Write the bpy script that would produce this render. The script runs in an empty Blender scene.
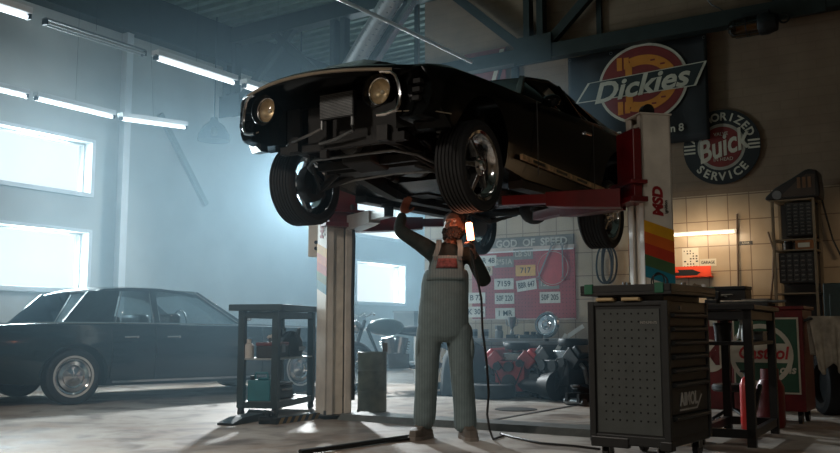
import bpy, bmesh, math, random
from mathutils import Vector, Matrix
random.seed(7)
PI = math.pi
C = bpy.context.scene.collection
scene = bpy.context.scene
# ------------------------------------------------------------------ camera model
F_PX, CX, CY, HOR, CAM_H = 900.0, 420.0, 226.5, 330.0, 0.82
TH = math.atan((HOR - CY) / F_PX)
FWD = Vector((0, math.cos(TH), math.sin(TH))); UP = Vector((0, -math.sin(TH), math.cos(TH))); RIGHT = Vector((1, 0, 0))
EYE = Vector((0, 0, CAM_H))
def ray(px, py):
    return FWD + RIGHT * ((px - CX) / F_PX) + UP * ((CY - py) / F_PX)
def W(px, py, Y):
    d = ray(px, py); return EYE + d * (Y / d.y)
def G(px, py, z=0.0):
    d = ray(px, py); return EYE + d * ((z - CAM_H) / d.z)
PHI = math.radians(33.0)
LV = Vector((math.cos(PHI), -math.sin(PHI), 0)); BV = Vector((math.sin(PHI), math.cos(PHI), 0))
def R2W(a, b, z=0.0):
    return LV * a + BV * b + Vector((0, 0, z))
def W2R(p):
    return (p.dot(LV), p.dot(BV), p.z)
WALL_B = 11.07
def onwall(px, py, b=WALL_B):
    d = ray(px, py); t = (b - EYE.dot(BV)) / d.dot(BV); return EYE + d * t
# ------------------------------------------------------------------ mesh builder
class MB:
    def __init__(s): s.v = []; s.f = []; s.m = []; s.mi = 0
    def add(s, vs, fs):
        o = len(s.v); s.v += [tuple(p) for p in vs]
        for f in fs: s.f.append(tuple(i + o for i in f)); s.m.append(s.mi)
        return s
    def box(s, c, d, M=None, rz=0.0):
        x, y, z = d[0]/2, d[1]/2, d[2]/2
        vs = [Vector((sx*x, sy*y, sz*z)) for sz in (-1, 1) for sy in (-1, 1) for sx in (-1, 1)]
        R = Matrix.Rotation(rz, 3, 'Z') if M is None else M
        vs = [R @ p + Vector(c) for p in vs]
        return s.add(vs, [(0,2,3,1),(4,5,7,6),(0,1,5,4),(2,6,7,3),(0,4,6,2),(1,3,7,5)])
    def bb(s, lo, hi):
        return s.box([(lo[i]+hi[i])/2 for i in range(3)], [abs(hi[i]-lo[i]) for i in range(3)])
    def beam(s, p0, p1, w, h, up=(0,0,1)):
        p0, p1 = Vector(p0), Vector(p1); d = (p1-p0); L = d.length; d.normalize()
        u = Vector(up)
        if abs(d.dot(u)) > .98: u = Vector((0,1,0))
        sx = d.cross(u).normalized(); uu = sx.cross(d)
        M = Matrix((sx, d, uu)).transposed()
        return s.box((p0+p1)/2, (w, L, h), M)
    def cyl(s, p0, p1, r0, r1=None, n=16, caps=True):
        if r1 is None: r1 = r0
        p0, p1 = Vector(p0), Vector(p1); d = (p1-p0).normalized()
        u = Vector((0,0,1)) if abs(d.z) < .9 else Vector((1,0,0))
        x = d.cross(u).normalized(); y = d.cross(x)
        vs = [p0 + (x*math.cos(2*PI*i/n) + y*math.sin(2*PI*i/n))*r0 for i in range(n)] + [p1 + (x*math.cos(2*PI*i/n) + y*math.sin(2*PI*i/n))*r1 for i in range(n)]
        fs = [(i, i+n, (i+1)%n+n, (i+1)%n) for i in range(n)]
        if caps: fs += [tuple(range(n)), tuple(range(2*n-1, n-1, -1))]
        return s.add(vs, fs)
    def lathe(s, prof, c=(0,0,0), axis='Z', n=32, M=None, cap=True):
        """prof: (r, h) pairs; closed loop if first == last"""
        A = {'Z': Matrix.Identity(3), 'X': Matrix(((0,0,1),(0,1,0),(-1,0,0))), 'Y': Matrix(((1,0,0),(0,0,1),(0,-1,0)))}[axis]
        if M is not None: A = M @ A
        closed = prof[0] == prof[-1]
        pr = prof[:-1] if closed else prof
        k = len(pr); vs = []
        for i in range(n):
            a = 2*PI*i/n
            for r, h in pr: vs.append(A @ Vector((r*math.cos(a), r*math.sin(a), h)) + Vector(c))
        fs = []
        for i in range(n):
            j = (i+1) % n
            for q in range(k if closed else k-1):
                q2 = (q+1) % k
                fs.append((i*k+q, j*k+q, j*k+q2, i*k+q2))
        if not closed and cap:
            if pr[0][0] > 1e-5: fs.append(tuple(i*k for i in range(n-1, -1, -1)))
            if pr[-1][0] > 1e-5: fs.append(tuple(i*k+k-1 for i in range(n)))
        return s.add(vs, fs)
    def ring(s, c, R, r, axis='Z', n=28, m=8, M=None):
        pr = [(R + r*math.cos(2*PI*i/m), r*math.sin(2*PI*i/m)) for i in range(m)]; pr.append(pr[0])
        return s.lathe(pr, c, axis, n, M)
    def tube(s, pts, r, n=8, cap=True):
        pts = [Vector(p) for p in pts]; rings = []; prevx = None
        for i, p in enumerate(pts):
            d = (pts[min(i+1, len(pts)-1)] - pts[max(i-1, 0)]).normalized()
            if prevx is None:
                u = Vector((0,0,1)) if abs(d.z) < .9 else Vector((1,0,0)); x = d.cross(u).normalized()
            else: x = (prevx - d*prevx.dot(d)).normalized()
            prevx = x; y = d.cross(x); rr = r[i] if isinstance(r, (list, tuple)) else r
            rings.append([p + (x*math.cos(2*PI*k/n) + y*math.sin(2*PI*k/n))*rr for k in range(n)])
        return s.loft(rings, cap)
    def loft(s, rings, cap=True, closed=True):
        n = len(rings[0]); vs = [p for r in rings for p in r]; fs = []
        for i in range(len(rings)-1):
            for k in range(n if closed else n-1):
                k2 = (k+1) % n
                fs.append((i*n+k, i*n+k2, (i+1)*n+k2, (i+1)*n+k))
        if cap and closed: fs += [tuple(range(n-1, -1, -1)), tuple((len(rings)-1)*n + k for k in range(n))]
        return s.add(vs, fs)
    def prism(s, poly, z0, z1, M=None, c=(0,0,0)):
        """poly in local XY extruded along local Z"""
        n = len(poly); R = Matrix.Identity(3) if M is None else M
        vs = [R @ Vector((x, y, z)) + Vector(c) for z in (z0, z1) for x, y in poly]
        fs = [(i, (i+1)%n, (i+1)%n+n, i+n) for i in range(n)] + [tuple(range(n-1, -1, -1)), tuple(range(n, 2*n))]
        return s.add(vs, fs)
    def ball(s, c, r, n=16, m=10, M=None):
        r = r if isinstance(r, (tuple, list)) else (r, r, r); vs = []; R = Matrix.Identity(3) if M is None else M
        vs.append(R @ Vector((0,0,-r[2])) + Vector(c))
        for j in range(1, m):
            t = -PI/2 + PI*j/m
            for i in range(n):
                a = 2*PI*i/n; vs.append(R @ Vector((r[0]*math.cos(t)*math.cos(a), r[1]*math.cos(t)*math.sin(a), r[2]*math.sin(t))) + Vector(c))
        vs.append(R @ Vector((0,0,r[2])) + Vector(c)); fs = []
        for i in range(n): fs.append((0, 1+(i+1)%n, 1+i)); 
        for j in range(m-2):
            for i in range(n): a = 1+j*n; b = a+n; fs.append((a+i, a+(i+1)%n, b+(i+1)%n, b+i))
        t = len(vs)-1; a = 1+(m-2)*n
        for i in range(n): fs.append((a+i, a+(i+1)%n, t))
        return s.add(vs, fs)
    def grid(s, fn, nu, nv, th=0.0):
        vs = [Vector(fn(i/nu, j/nv)) for j in range(nv+1) for i in range(nu+1)]
        fs = [(j*(nu+1)+i, j*(nu+1)+i+1, (j+1)*(nu+1)+i+1, (j+1)*(nu+1)+i) for j in range(nv) for i in range(nu)]
        return s.add(vs, fs)
    def build(s, name, mat, parent=None, smooth=True, bevel=0.0, ang=35, solid=0.0, recalc=True, segs=2):
        me = bpy.data.meshes.new(name); me.from_pydata(s.v, [], s.f)
        mats = mat if isinstance(mat, (list, tuple)) else [mat]
        [me.materials.append(m) for m in mats if m is not None]
        for p, i in zip(me.polygons, s.m): p.material_index = min(i, len(mats)-1)
        if recalc:
            bm = bmesh.new(); bm.from_mesh(me); bmesh.ops.recalc_face_normals(bm, faces=bm.faces); bm.to_mesh(me); bm.free()
        o = bpy.data.objects.new(name, me); C.objects.link(o)
        if parent is not None: o.parent = parent
        if smooth:
            me.shade_smooth()
            try: me.set_sharp_from_angle(angle=math.radians(ang))
            except Exception: pass
        if solid:
            m = o.modifiers.new('solid', 'SOLIDIFY'); m.thickness = solid; m.offset = 0
        if bevel:
            m = o.modifiers.new('bev', 'BEVEL'); m.width = bevel; m.segments = segs; m.limit_method = 'ANGLE'; m.angle_limit = math.radians(40)
        return o
def bake(o):
    """apply an object's modifiers to its mesh"""
    bpy.context.view_layer.update()
    dg = bpy.context.evaluated_depsgraph_get()
    me = bpy.data.meshes.new_from_object(o.evaluated_get(dg)); me.name = o.name
    o.modifiers.clear(); o.data = me; return o
def boolean(o, cutters, op='DIFFERENCE'):
    for c in cutters:
        c.parent = o.parent
        m = o.modifiers.new('b', 'BOOLEAN'); m.operation = op; m.object = c; m.solver = 'EXACT'
    bake(o)
    for c in cutters: bpy.data.objects.remove(c)
    o.data.shade_smooth()
    try: o.data.set_sharp_from_angle(angle=math.radians(32))
    except Exception: pass
    return o
def thing(name, label, cat, loc=(0,0,0), rz=0.0, group=None):
    o = bpy.data.objects.new(name, None); C.objects.link(o); o.empty_display_size = .1
    o.location = loc; o.rotation_euler = (0, 0, rz); return tag(o, label, cat, group)
def tag(o, label=None, cat=None, group=None, kind=None):
    if label: o['label'] = label
    if cat: o['category'] = cat
    if group: o['group'] = group
    if kind: o['kind'] = kind
    return o
def place(o, loc, rz=0.0):
    o.location = loc; o.rotation_euler = (0, 0, rz); return o
def text_mesh(s, size, depth=.002, bold=0.0, shear=0.0, align='CENTER', width=1.0):
    cu = bpy.data.curves.new('lettering', 'FONT'); cu.body = s; cu.size = size; cu.extrude = depth; cu.offset = bold
    cu.shear = shear; cu.align_x = align; cu.align_y = 'CENTER'; cu.resolution_u = 3
    o = bpy.data.objects.new('lettering', cu); C.objects.link(o)
    bpy.context.view_layer.update()
    me = bpy.data.meshes.new_from_object(o.evaluated_get(bpy.context.evaluated_depsgraph_get()))
    bpy.data.objects.remove(o); bpy.data.curves.remove(cu)
    if width != 1.0:
        for v in me.vertices: v.co.x *= width
    return me
# frame that puts text (drawn in XY, facing +Z) on a vertical face looking to -Y
FACE = Matrix(((1,0,0),(0,0,-1),(0,1,0)))
def add_text(mb, s, size, c, M=FACE, **k):
    me = text_mesh(s, size, **k)
    mb.add([M @ v.co + Vector(c) for v in me.vertices], [tuple(p.vertices) for p in me.polygons])
    bpy.data.meshes.remove(me); return mb
def copy_tree(o, parent=None, **kw):
    c = o.copy(); C.objects.link(c)
    if parent is not None: c.parent = parent
    for ch in list(o.children): copy_tree(ch, c)
    return c
# ------------------------------------------------------------------ materials
def lin(c): return tuple(((x/255)/12.92 if x/255 <= .04045 else ((x/255+.055)/1.055)**2.4) for x in c) + (1.0,)
MATS = {}
def mat(name, col, rough=.5, metal=0.0, var=.12, scale=8.0, coat=0.0, bump=0.0, spec=.5, col2=None):
    if name in MATS: return MATS[name]
    m = bpy.data.materials.new(name); m.use_nodes = True; nt = m.node_tree; p = nt.nodes['Principled BSDF']
    p.inputs['Roughness'].default_value = rough; p.inputs['Metallic'].default_value = metal
    p.inputs['Specular IOR Level'].default_value = spec
    if coat: p.inputs['Coat Weight'].default_value = coat; p.inputs['Coat Roughness'].default_value = .06
    tc = nt.nodes.new('ShaderNodeTexCoord'); nz = nt.nodes.new('ShaderNodeTexNoise'); nz.inputs['Scale'].default_value = scale; nz.inputs['Detail'].default_value = 5
    nt.links.new(tc.outputs['Object'], nz.inputs['Vector'])
    rp = nt.nodes.new('ShaderNodeValToRGB'); c = lin(col)
    a = tuple(x*(1-var*1.6) for x in c[:3]) + (1,) if col2 is None else lin(col2)
    b = tuple(min(1, x*(1+var)) for x in c[:3]) + (1,)
    rp.color_ramp.elements[0].color = a; rp.color_ramp.elements[1].color = b
    rp.color_ramp.elements[0].position = .3; rp.color_ramp.elements[1].position = .7
    nt.links.new(nz.outputs['Fac'], rp.inputs['Fac']); nt.links.new(rp.outputs['Color'], p.inputs['Base Color'])
    if bump:
        bp = nt.nodes.new('ShaderNodeBump'); bp.inputs['Strength'].default_value = bump; bp.inputs['Distance'].default_value = .01
        nt.links.new(nz.outputs['Fac'], bp.inputs['Height']); nt.links.new(bp.outputs['Normal'], p.inputs['Normal'])
    MATS[name] = m; return m
def emis(name, col, strength):
    if name in MATS: return MATS[name]
    m = bpy.data.materials.new(name); m.use_nodes = True; nt = m.node_tree; p = nt.nodes['Principled BSDF']
    p.inputs['Base Color'].default_value = lin(col); p.inputs['Emission Color'].default_value = lin(col); p.inputs['Emission Strength'].default_value = strength
    MATS[name] = m; return m
def glassy(name, tint, rough=.03, refl=.12):
    """thin pane: tinted see-through with a mirror-like coat"""
    if name in MATS: return MATS[name]
    m = bpy.data.materials.new(name); m.use_nodes = True; nt = m.node_tree; nt.nodes.remove(nt.nodes['Principled BSDF'])
    out = nt.nodes['Material Output']; t = nt.nodes.new('ShaderNodeBsdfTransparent'); t.inputs['Color'].default_value = tint + (1,)
    g = nt.nodes.new('ShaderNodeBsdfGlossy'); g.inputs['Roughness'].default_value = rough
    mx = nt.nodes.new('ShaderNodeMixShader'); fr = nt.nodes.new('ShaderNodeFresnel'); fr.inputs['IOR'].default_value = 1.5
    ge = nt.nodes.new('ShaderNodeNewGeometry'); iv = nt.nodes.new('ShaderNodeMath'); iv.operation = 'SUBTRACT'; iv.inputs[0].default_value = 1.0; mu = nt.nodes.new('ShaderNodeMath'); mu.operation = 'MULTIPLY'
    nt.links.new(ge.outputs['Backfacing'], iv.inputs[1]); nt.links.new(iv.outputs[0], mu.inputs[0]); nt.links.new(fr.outputs['Fac'], mu.inputs[1]); nt.links.new(mu.outputs[0], mx.inputs['Fac']); nt.links.new(t.outputs[0], mx.inputs[1]); nt.links.new(g.outputs[0], mx.inputs[2])
    nt.links.new(mx.outputs[0], out.inputs['Surface']); MATS[name] = m; return m
def nodes_of(m):
    return m.node_tree, m.node_tree.nodes['Principled BSDF']
def tile_mat(name, col, mortar, w, h, msize=.012, rough=.35, var=.1, offset=0.0, rot=True):
    m = bpy.data.materials.new(name); m.use_nodes = True; nt, p = nodes_of(m); p.inputs['Roughness'].default_value = rough
    tc = nt.nodes.new('ShaderNodeTexCoord'); mp = nt.nodes.new('ShaderNodeMapping')
    mp.inputs['Rotation'].default_value = (PI/2, 0, 0)
    nt.links.new(tc.outputs['Object'], mp.inputs['Vector'])
    sx = nt.nodes.new('ShaderNodeSeparateXYZ'); cx = nt.nodes.new('ShaderNodeCombineXYZ')
    nt.links.new(tc.outputs['Object'], sx.inputs[0]); nt.links.new(sx.outputs['X'], cx.inputs['X']); nt.links.new(sx.outputs['Z'], cx.inputs['Y'])
    b = nt.nodes.new('ShaderNodeTexBrick'); b.offset = offset; b.inputs['Scale'].default_value = 1.0
    b.inputs['Brick Width'].default_value = w; b.inputs['Row Height'].default_value = h; b.inputs['Mortar Size'].default_value = msize
    b.inputs['Color1'].default_value = lin(col); b.inputs['Color2'].default_value = tuple(x*(1-var) for x in lin(col)[:3]) + (1,); b.inputs['Mortar'].default_value = lin(mortar)
    nt.links.new(cx.outputs[0], b.inputs['Vector'])
    nz = nt.nodes.new('ShaderNodeTexNoise'); nz.inputs['Scale'].default_value = 2.2; nz.inputs['Detail'].default_value = 6
    nt.links.new(tc.outputs['Object'], nz.inputs['Vector'])
    mx = nt.nodes.new('ShaderNodeMixRGB'); mx.blend_type = 'MULTIPLY'; mx.inputs['Fac'].default_value = .55
    rp = nt.nodes.new('ShaderNodeValToRGB'); rp.color_ramp.elements[0].color = (.55,.5,.45,1); rp.color_ramp.elements[1].color = (1,1,1,1); rp.color_ramp.elements[0].position = .3; rp.color_ramp.elements[1].position = .65
    nt.links.new(nz.outputs['Fac'], rp.inputs['Fac']); nt.links.new(b.outputs['Color'], mx.inputs[1]); nt.links.new(rp.outputs['Color'], mx.inputs[2])
    nt.links.new(mx.outputs[0], p.inputs['Base Color'])
    bp = nt.nodes.new('ShaderNodeBump'); bp.inputs['Strength'].default_value = .5; bp.inputs['Distance'].default_value = .004; bp.invert = True
    nt.links.new(b.outputs['Fac'], bp.inputs['Height']); nt.links.new(bp.outputs['Normal'], p.inputs['Normal'])
    MATS[name] = m; return m
black_paint = mat('black_paint', (9,10,10), .2, 0, .1, 3, coat=.06, spec=.12)
under = mat('underbody', (16,16,15), .7, 0, .4, 9, bump=.3)
chassis = mat('chassis_steel', (30,29,27), .55, .4, .4, 12, bump=.2)
rubber = mat('rubber', (20,20,21), .75, 0, .2, 20)
chrome = mat('chrome', (205,205,205), .12, 1, .05, 5)
alloy = mat('alloy', (150,150,150), .25, 1, .12, 9)
steel = mat('steel', (120,122,122), .4, .9, .15, 14)
dark_metal = mat('dark_metal', (34,36,37), .5, .5, .2, 10)
black_plastic = mat('black_plastic', (18,19,19), .45, 0, .15, 14)
red_paint = mat('red_paint', (98,14,20), .32, 0, .2, 6, coat=.2)
white_paint = mat('white_paint', (196,192,184), .45, 0, .08, 5)
post_paint = mat('post_paint', (212,206,194), .45, 0, .12, 5, bump=.05)
# ================================================================== setting
conc = bpy.data.materials.new('concrete_floor'); conc.use_nodes = True
nt, p = nodes_of(conc)
tc = nt.nodes.new('ShaderNodeTexCoord')
n1 = nt.nodes.new('ShaderNodeTexNoise'); n1.inputs['Scale'].default_value = .55; n1.inputs['Detail'].default_value = 9; n1.inputs['Roughness'].default_value = .65
n2 = nt.nodes.new('ShaderNodeTexNoise'); n2.inputs['Scale'].default_value = 2.6; n2.inputs['Detail'].default_value = 8; n2.inputs['Distortion'].default_value = .6
n3 = nt.nodes.new('ShaderNodeTexNoise'); n3.inputs['Scale'].default_value = 60; n3.inputs['Detail'].default_value = 3
for n in (n1, n2, n3): nt.links.new(tc.outputs['Object'], n.inputs['Vector'])
r1 = nt.nodes.new('ShaderNodeValToRGB'); e = r1.color_ramp.elements
e[0].position = .36; e[0].color = lin((120,96,76)); e[1].position = .58; e[1].color = lin((172,166,158))
r2 = nt.nodes.new('ShaderNodeValToRGB'); e = r2.color_ramp.elements
e[0].position = .33; e[0].color = lin((118,96,80)); e[1].position = .52; e[1].color = (1,1,1,1)
mx = nt.nodes.new('ShaderNodeMixRGB'); mx.blend_type = 'MULTIPLY'; mx.inputs['Fac'].default_value = .8
nt.links.new(n1.outputs['Fac'], r1.inputs['Fac']); nt.links.new(n2.outputs['Fac'], r2.inputs['Fac'])
nt.links.new(r1.outputs['Color'], mx.inputs[1]); nt.links.new(r2.outputs['Color'], mx.inputs[2]); nt.links.new(mx.outputs[0], p.inputs['Base Color'])
rr = nt.nodes.new('ShaderNodeMapRange'); rr.inputs['To Min'].default_value = .42; rr.inputs['To Max'].default_value = .75
nt.links.new(n2.outputs['Fac'], rr.inputs['Value']); nt.links.new(rr.outputs[0], p.inputs['Roughness'])
bp = nt.nodes.new('ShaderNodeBump'); bp.inputs['Strength'].default_value = .25; bp.inputs['Distance'].default_value = .004
nt.links.new(n3.outputs['Fac'], bp.inputs['Height']); nt.links.new(bp.outputs['Normal'], p.inputs['Normal'])

A0, A1, B0, B1, ZC = -11.14, 5.2, -4.5, 21.5, 6.0
def setting(name, mb, m, **k):
    o = mb.build(name, m, None, **k); o.rotation_euler = (0, 0, -PHI); return tag(o, kind='structure')
setting('floor', MB().bb((A0-.4, B0-.4, -.2), (A1+.4, B1+.4, 0)), conc, smooth=False)
wall_pale = mat('painted_plaster', (176,178,174), .8, 0, .08, 1.5, bump=.1)
wall_warm = tile_mat('painted_block_wall', (128,106,84), (120,99,78), .42, .11, .005, .7, .06, .5)
wall_tile = tile_mat('glazed_wall_tile', (176,158,134), (124,104,86), .25, .305, .006, .3, .07, 0)
deck_m = mat('steel_deck', (98,112,102), .55, .3, .15, 4)
truss_m = mat('truss_paint', (32,39,36), .55, .2, .15, 6)
# partition wall: tiled below, painted block above
WL = -7.1
setting('wall_back', MB().bb((WL, WALL_B, 2.46), (A1, WALL_B+.24, ZC)), wall_warm, smooth=False)
setting('wall_back_tiled', MB().bb((WL, WALL_B-.012, 0), (A1, WALL_B+.24, 2.46)), wall_tile, smooth=False)
setting('wall_right', MB().bb((A1, B0, 0), (A1+.25, B1, ZC)), wall_warm, smooth=False)
setting('wall_front', MB().bb((A0-.25, B0-.25, 0), (A1+.25, B0, ZC)), wall_warm, smooth=False)
setting('wall_far', MB().bb((A0-.25, B1, 0), (A1+.25, B1+.25, ZC)), wall_pale, smooth=False)
# window wall with two rows of openings
WB = [(6.45, 8.28), (14.75, 16.5)]; WZ = [(1.40, 2.22), (2.80, 3.55)]
mb = MB(); bs = [B0] + [x for w in WB for x in w] + [B1]; zs = [0] + [x for w in WZ for x in w] + [ZC]
for i in range(len(bs)-1):
    for j in range(len(zs)-1):
        if i % 2 == 1 and j % 2 == 1: continue
        mb.bb((A0-.28, bs[i], zs[j]), (A0, bs[i+1], zs[j+1]))
setting('wall_left', mb, wall_pale, smooth=False)
frame_m = mat('window_frame_white', (205,208,208), .5, 0, .04, 4)
pane_m = glassy('window_glass', (.93,.95,.95))
k = 0
def daylight(a_, b0, b1, z0, z1):
    l = bpy.data.lights.new('window_daylight', 'AREA'); l.shape = 'RECTANGLE'; l.size = (b1-b0)*.9; l.size_y = (z1-z0)*.9; l.energy = 260; l.color = (.72,.90,1.0)
    o = bpy.data.objects.new('window_daylight', l); C.objects.link(o); o.location = R2W(a_, (b0+b1)/2, (z0+z1)/2)
    o.rotation_euler = (LV*.94 - Vector((0,0,.34))).to_track_quat('-Z', 'Z').to_euler()
for (b0, b1) in WB:
    for (z0, z1) in WZ: daylight(A0-.3, b0, b1, z0, z1)
for (b0, b1) in WB:
    for (z0, z1) in WZ:
        k += 1; mb = MB(); t = .022; x0, x1 = A0-.2, A0-.14
        mb.bb((x0, b0, z0), (x1, b0+t, z1)); mb.bb((x0, b1-t, z0), (x1, b1, z1)); mb.bb((x0, b0, z0), (x1, b1, z0+t)); mb.bb((x0, b0, z1-t), (x1, b1, z1))
        # raised reveal trim round the opening on the room side
        mb.bb((A0, b0-.05, z0-.05), (A0+.03, b0, z1+.05)); mb.bb((A0, b1, z0-.05), (A0+.03, b1+.06, z1+.05)); mb.bb((A0, b0, z0-.06), (A0+.05, b1, z0)); mb.bb((A0, b0, z1), (A0+.03, b1, z1+.05))
        fr = setting('window_%d' % k, mb, frame_m, smooth=False)
        MB().bb((A0-.175, b0+t, z0+t), (A0-.169, b1-t, z1-t)).build('pane', pane_m, fr, smooth=False)
# wall pier, eave beam, conduit strip
setting('trim_1', MB().bb((A0, 8.76, 0), (A0+.12, 8.88, 5.4)), frame_m, smooth=False)
setting('trim_2', MB().bb((A0, B0, 5.35), (A0+.25, B1, ZC)), truss_m, smooth=False)
def lw(px, py):
    d = ray(px, py); t_ = (A0+.05)/d.dot(LV); q_ = EYE + d*t_; return (A0+.05, q_.dot(BV), q_.z)
setting('trim_8', MB().beam(lw(160,114), lw(206,205), .07, .09), mat('brace_grey', (128,134,134), .7), smooth=False)
# corrugated deck: ribs run along a
prof = []; b = B0
while b < B1:
    for db, z in ((0, 0), (.06, .0), (.08, .07), (.19, .07), (.21, 0)): prof.append((b+db, ZC+.0+z))
    b += .25
mb = MB(); mb.add([(a, q, z) for a in (A0-.3, A1+.3) for q, z in prof], [(i, i+1, i+1+len(prof), i+len(prof)) for i in range(len(prof)-1)])
setting('ceiling', mb, deck_m, smooth=False, recalc=False)
setting('ceiling_roof', MB().bb((A0-.3, B0-.3, ZC+.09), (A1+.3, B1+.3, ZC+.3)), deck_m, smooth=False)
# roof trusses: bottom chord, top chord, verticals, diagonals, gussets; one thing each
def truss(b, nodes, zb, zt, label, step):
    t = thing('roof_truss', label, 'truss', R2W(nodes[0], b, 0), -PHI, 'steel roof trusses')
    a0 = nodes[0]; L = nodes[-1]-a0
    MB().bb((-.05, -.09, zb), (L, .09, zb+.19)).build('bottom_chord', truss_m, t, smooth=False)
    MB().bb((-.05, -.11, zt-.26), (L, .11, zt)).build('top_chord', truss_m, t, smooth=False)
    for n in nodes:
        x = n-a0
        mb = MB()
        for s in (-1, 1): mb.bb((x+s*.10-.045, -.07, zb+.1), (x+s*.10+.045, .07, zt-.1))
        mb.build('vertical', truss_m, t, smooth=False)
        MB().bb((x-.28, -.10, zb-.04), (x+.28, -.085, zb+.34)).build('gusset_plate', truss_m, t, smooth=False)
        for s in (-1, 1):
            if x + s*step < -.1 or x + s*step > L+.1: continue
            MB().beam((x+s*.12, 0, zb+.15), (x+s*step*.86, 0, zt-.15), .10, .12).build('diagonal', truss_m, t, smooth=False)
    return t
truss(WALL_B-.16, [-10.95, -8.6, -5.2, -1.8, 1.6, 5.0], 4.47, 5.98, 'dark green steel roof truss crossing above the tiled back wall', 1.7)
truss(WALL_B+5.6, [-10.95, -8.6, -5.2, -1.8], 4.47, 5.98, 'hazy steel roof truss deep in the hall beyond the partition', 1.7)
truss(4.2, [-10.95, -8.6, -5.2, -1.8, 1.6, 5.0], 4.47, 5.98, 'steel roof truss overhead at the near end of the hall', 1.7)
# slim wall studs above the beam
for px in (600, 418):
    p0 = W2R(onwall(px, 20)); setting('trim_%d' % (3 if px == 600 else 4), MB().bb((p0[0]-.035, WALL_B-.05, 4.66), (p0[0]+.035, WALL_B-.002, ZC)), truss_m, smooth=False)
p0 = W2R(onwall(516, 70)); setting('trim_5', MB().bb((p0[0]-.05, WALL_B-.05, 2.5), (p0[0]+.05, WALL_B-.002, 4.5)), truss_m, smooth=False)

# ------------------------------------------------------------------ ceiling light lines
tube_on = emis('fluorescent_tube', (225,238,248), 2.6)
tube_off = mat('dead_tube', (150,158,160), .4, 0, .05, 5)
def tubes(a, b_list, z, row):
    for b, on, where in b_list:
        t = thing('batten_light', where, 'ceiling light', R2W(a, b, z), -PHI, 'fluorescent battens in two rows')
        if 'far lit' in where: t.rotation_euler = (.085, 0, -PHI)
        MB().bb((-.06 if on else -.03, 0, .03), (.06 if on else .03, 1.22, .09 if on else .05)).build('batten_body', frame_m if on else mat('batten_grey', (112,120,120), .5), t, smooth=False)
        for y in (.0, 1.2): MB().bb((-.03, y, -.02), (.03, y+.03, .04)).build('lamp_holder', dark_metal, t, smooth=False)
        if on: MB().cyl((0, .03, 0), (0, 1.2, 0), .023, n=12).build('tube', tube_on, t)
        else:
            for s in (-.035, .035): MB().cyl((s, .03, 0), (s, 1.2, 0), .014, n=12).build('tube', tube_off, t)
        for y in (.6,): MB().cyl((0, y, .09), (0, y, ZC-z), .0022, n=6).build('hanger_rod', dark_metal, t)
def bz(px, py, a):
    d = ray(px, py); t = a / d.dot(LV); q = EYE + d*t; return q.dot(BV), q.z
bA, zA = bz(155, 58, -7.68)
tubes(-7.68, [(bA-2.75, 1, 'lit fluorescent batten nearest the top corner of the upper row'), (bA-1.37, 0, 'unlit twin tube batten in the upper row of ceiling lights'), (bA, 1, 'lit batten just past the unlit one in the upper row'), (bA+1.37, 1, 'lit batten ending behind the raised car, last of the upper row')], zA, 'upper')
bB, zB = bz(35, 104, -10.4)
tubes(-10.4, [(bB-1.34, 1, 'lit batten cut by the picture edge, in the lower row by the windows'), (bB, 1, 'middle lit batten of the lower row above the upper window'), (bB+1.34, 1, 'far lit batten ending the lower row beside the pier')], 3.8, 'lower')
# pendant dome
pp = W(214, 130, 14.5)
t = thing('pendant_lamp', 'glass dome pendant lamp hanging at the end of the lower light row', 'pendant lamp', pp, 0)
MB().lathe([(.26, -.18), (.25, -.08), (.17, .06), (.07, .14), (.05, .2), (.0, .22)], n=28, cap=False).build('dome_shade', glassy('dome_glass', (.55,.6,.62), .2), t, solid=.01)
MB().cyl((0,0,.2), (0,0,ZC-pp.z), .01).build('cord', dark_metal, t)
MB().ball((0,0,-.02), (.06,.06,.09)).build('bulb', white_paint, t)
# ------------------------------------------------------------------ film lamp that lights the haze (hangs from the truss behind the raised car)
lp = W(299, 189, 15.0)
t = thing('studio_lamp', 'round blue-white studio lamp hanging behind the raised car wheel', 'lamp', lp, 0)
aim = (Vector((0.4, 5.0, .9)) - lp).normalized(); Q = aim.to_track_quat('Z', 'Y').to_matrix()
MB().lathe([(.0, -.34), (.12, -.33), (.14, -.1), (.17, .0), (.175, .02), (.16, .02), (.12, -.06), (0, -.08)], M=Q).build('housing', black_plastic, t)
MB().lathe([(0, .0), (.155, .0), (.155, -.01), (0, -.01)], M=Q).build('lens', emis('lamp_lens', (215,236,255), 18), t)
MB().tube([(-.2,0,-.05), (-.2,0,.25), (0,0,.32), (.2,0,.25), (.2,0,-.05)], .014).cyl((0,0,.3), (0,0,ZC-lp.z), .016).build('yoke', dark_metal, t)
ld = bpy.data.lights.new('studio_light', 'SPOT'); ld.energy = 2700; ld.color = (.78,.92,1.0); ld.spot_size = math.radians(165); ld.spot_blend = 1.0; ld.shadow_soft_size = .13
lo = bpy.data.objects.new('studio_light', ld); C.objects.link(lo); lo.location = lp + aim*.16; lo.rotation_euler = aim.to_track_quat('-Z', 'Y').to_euler()
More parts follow.
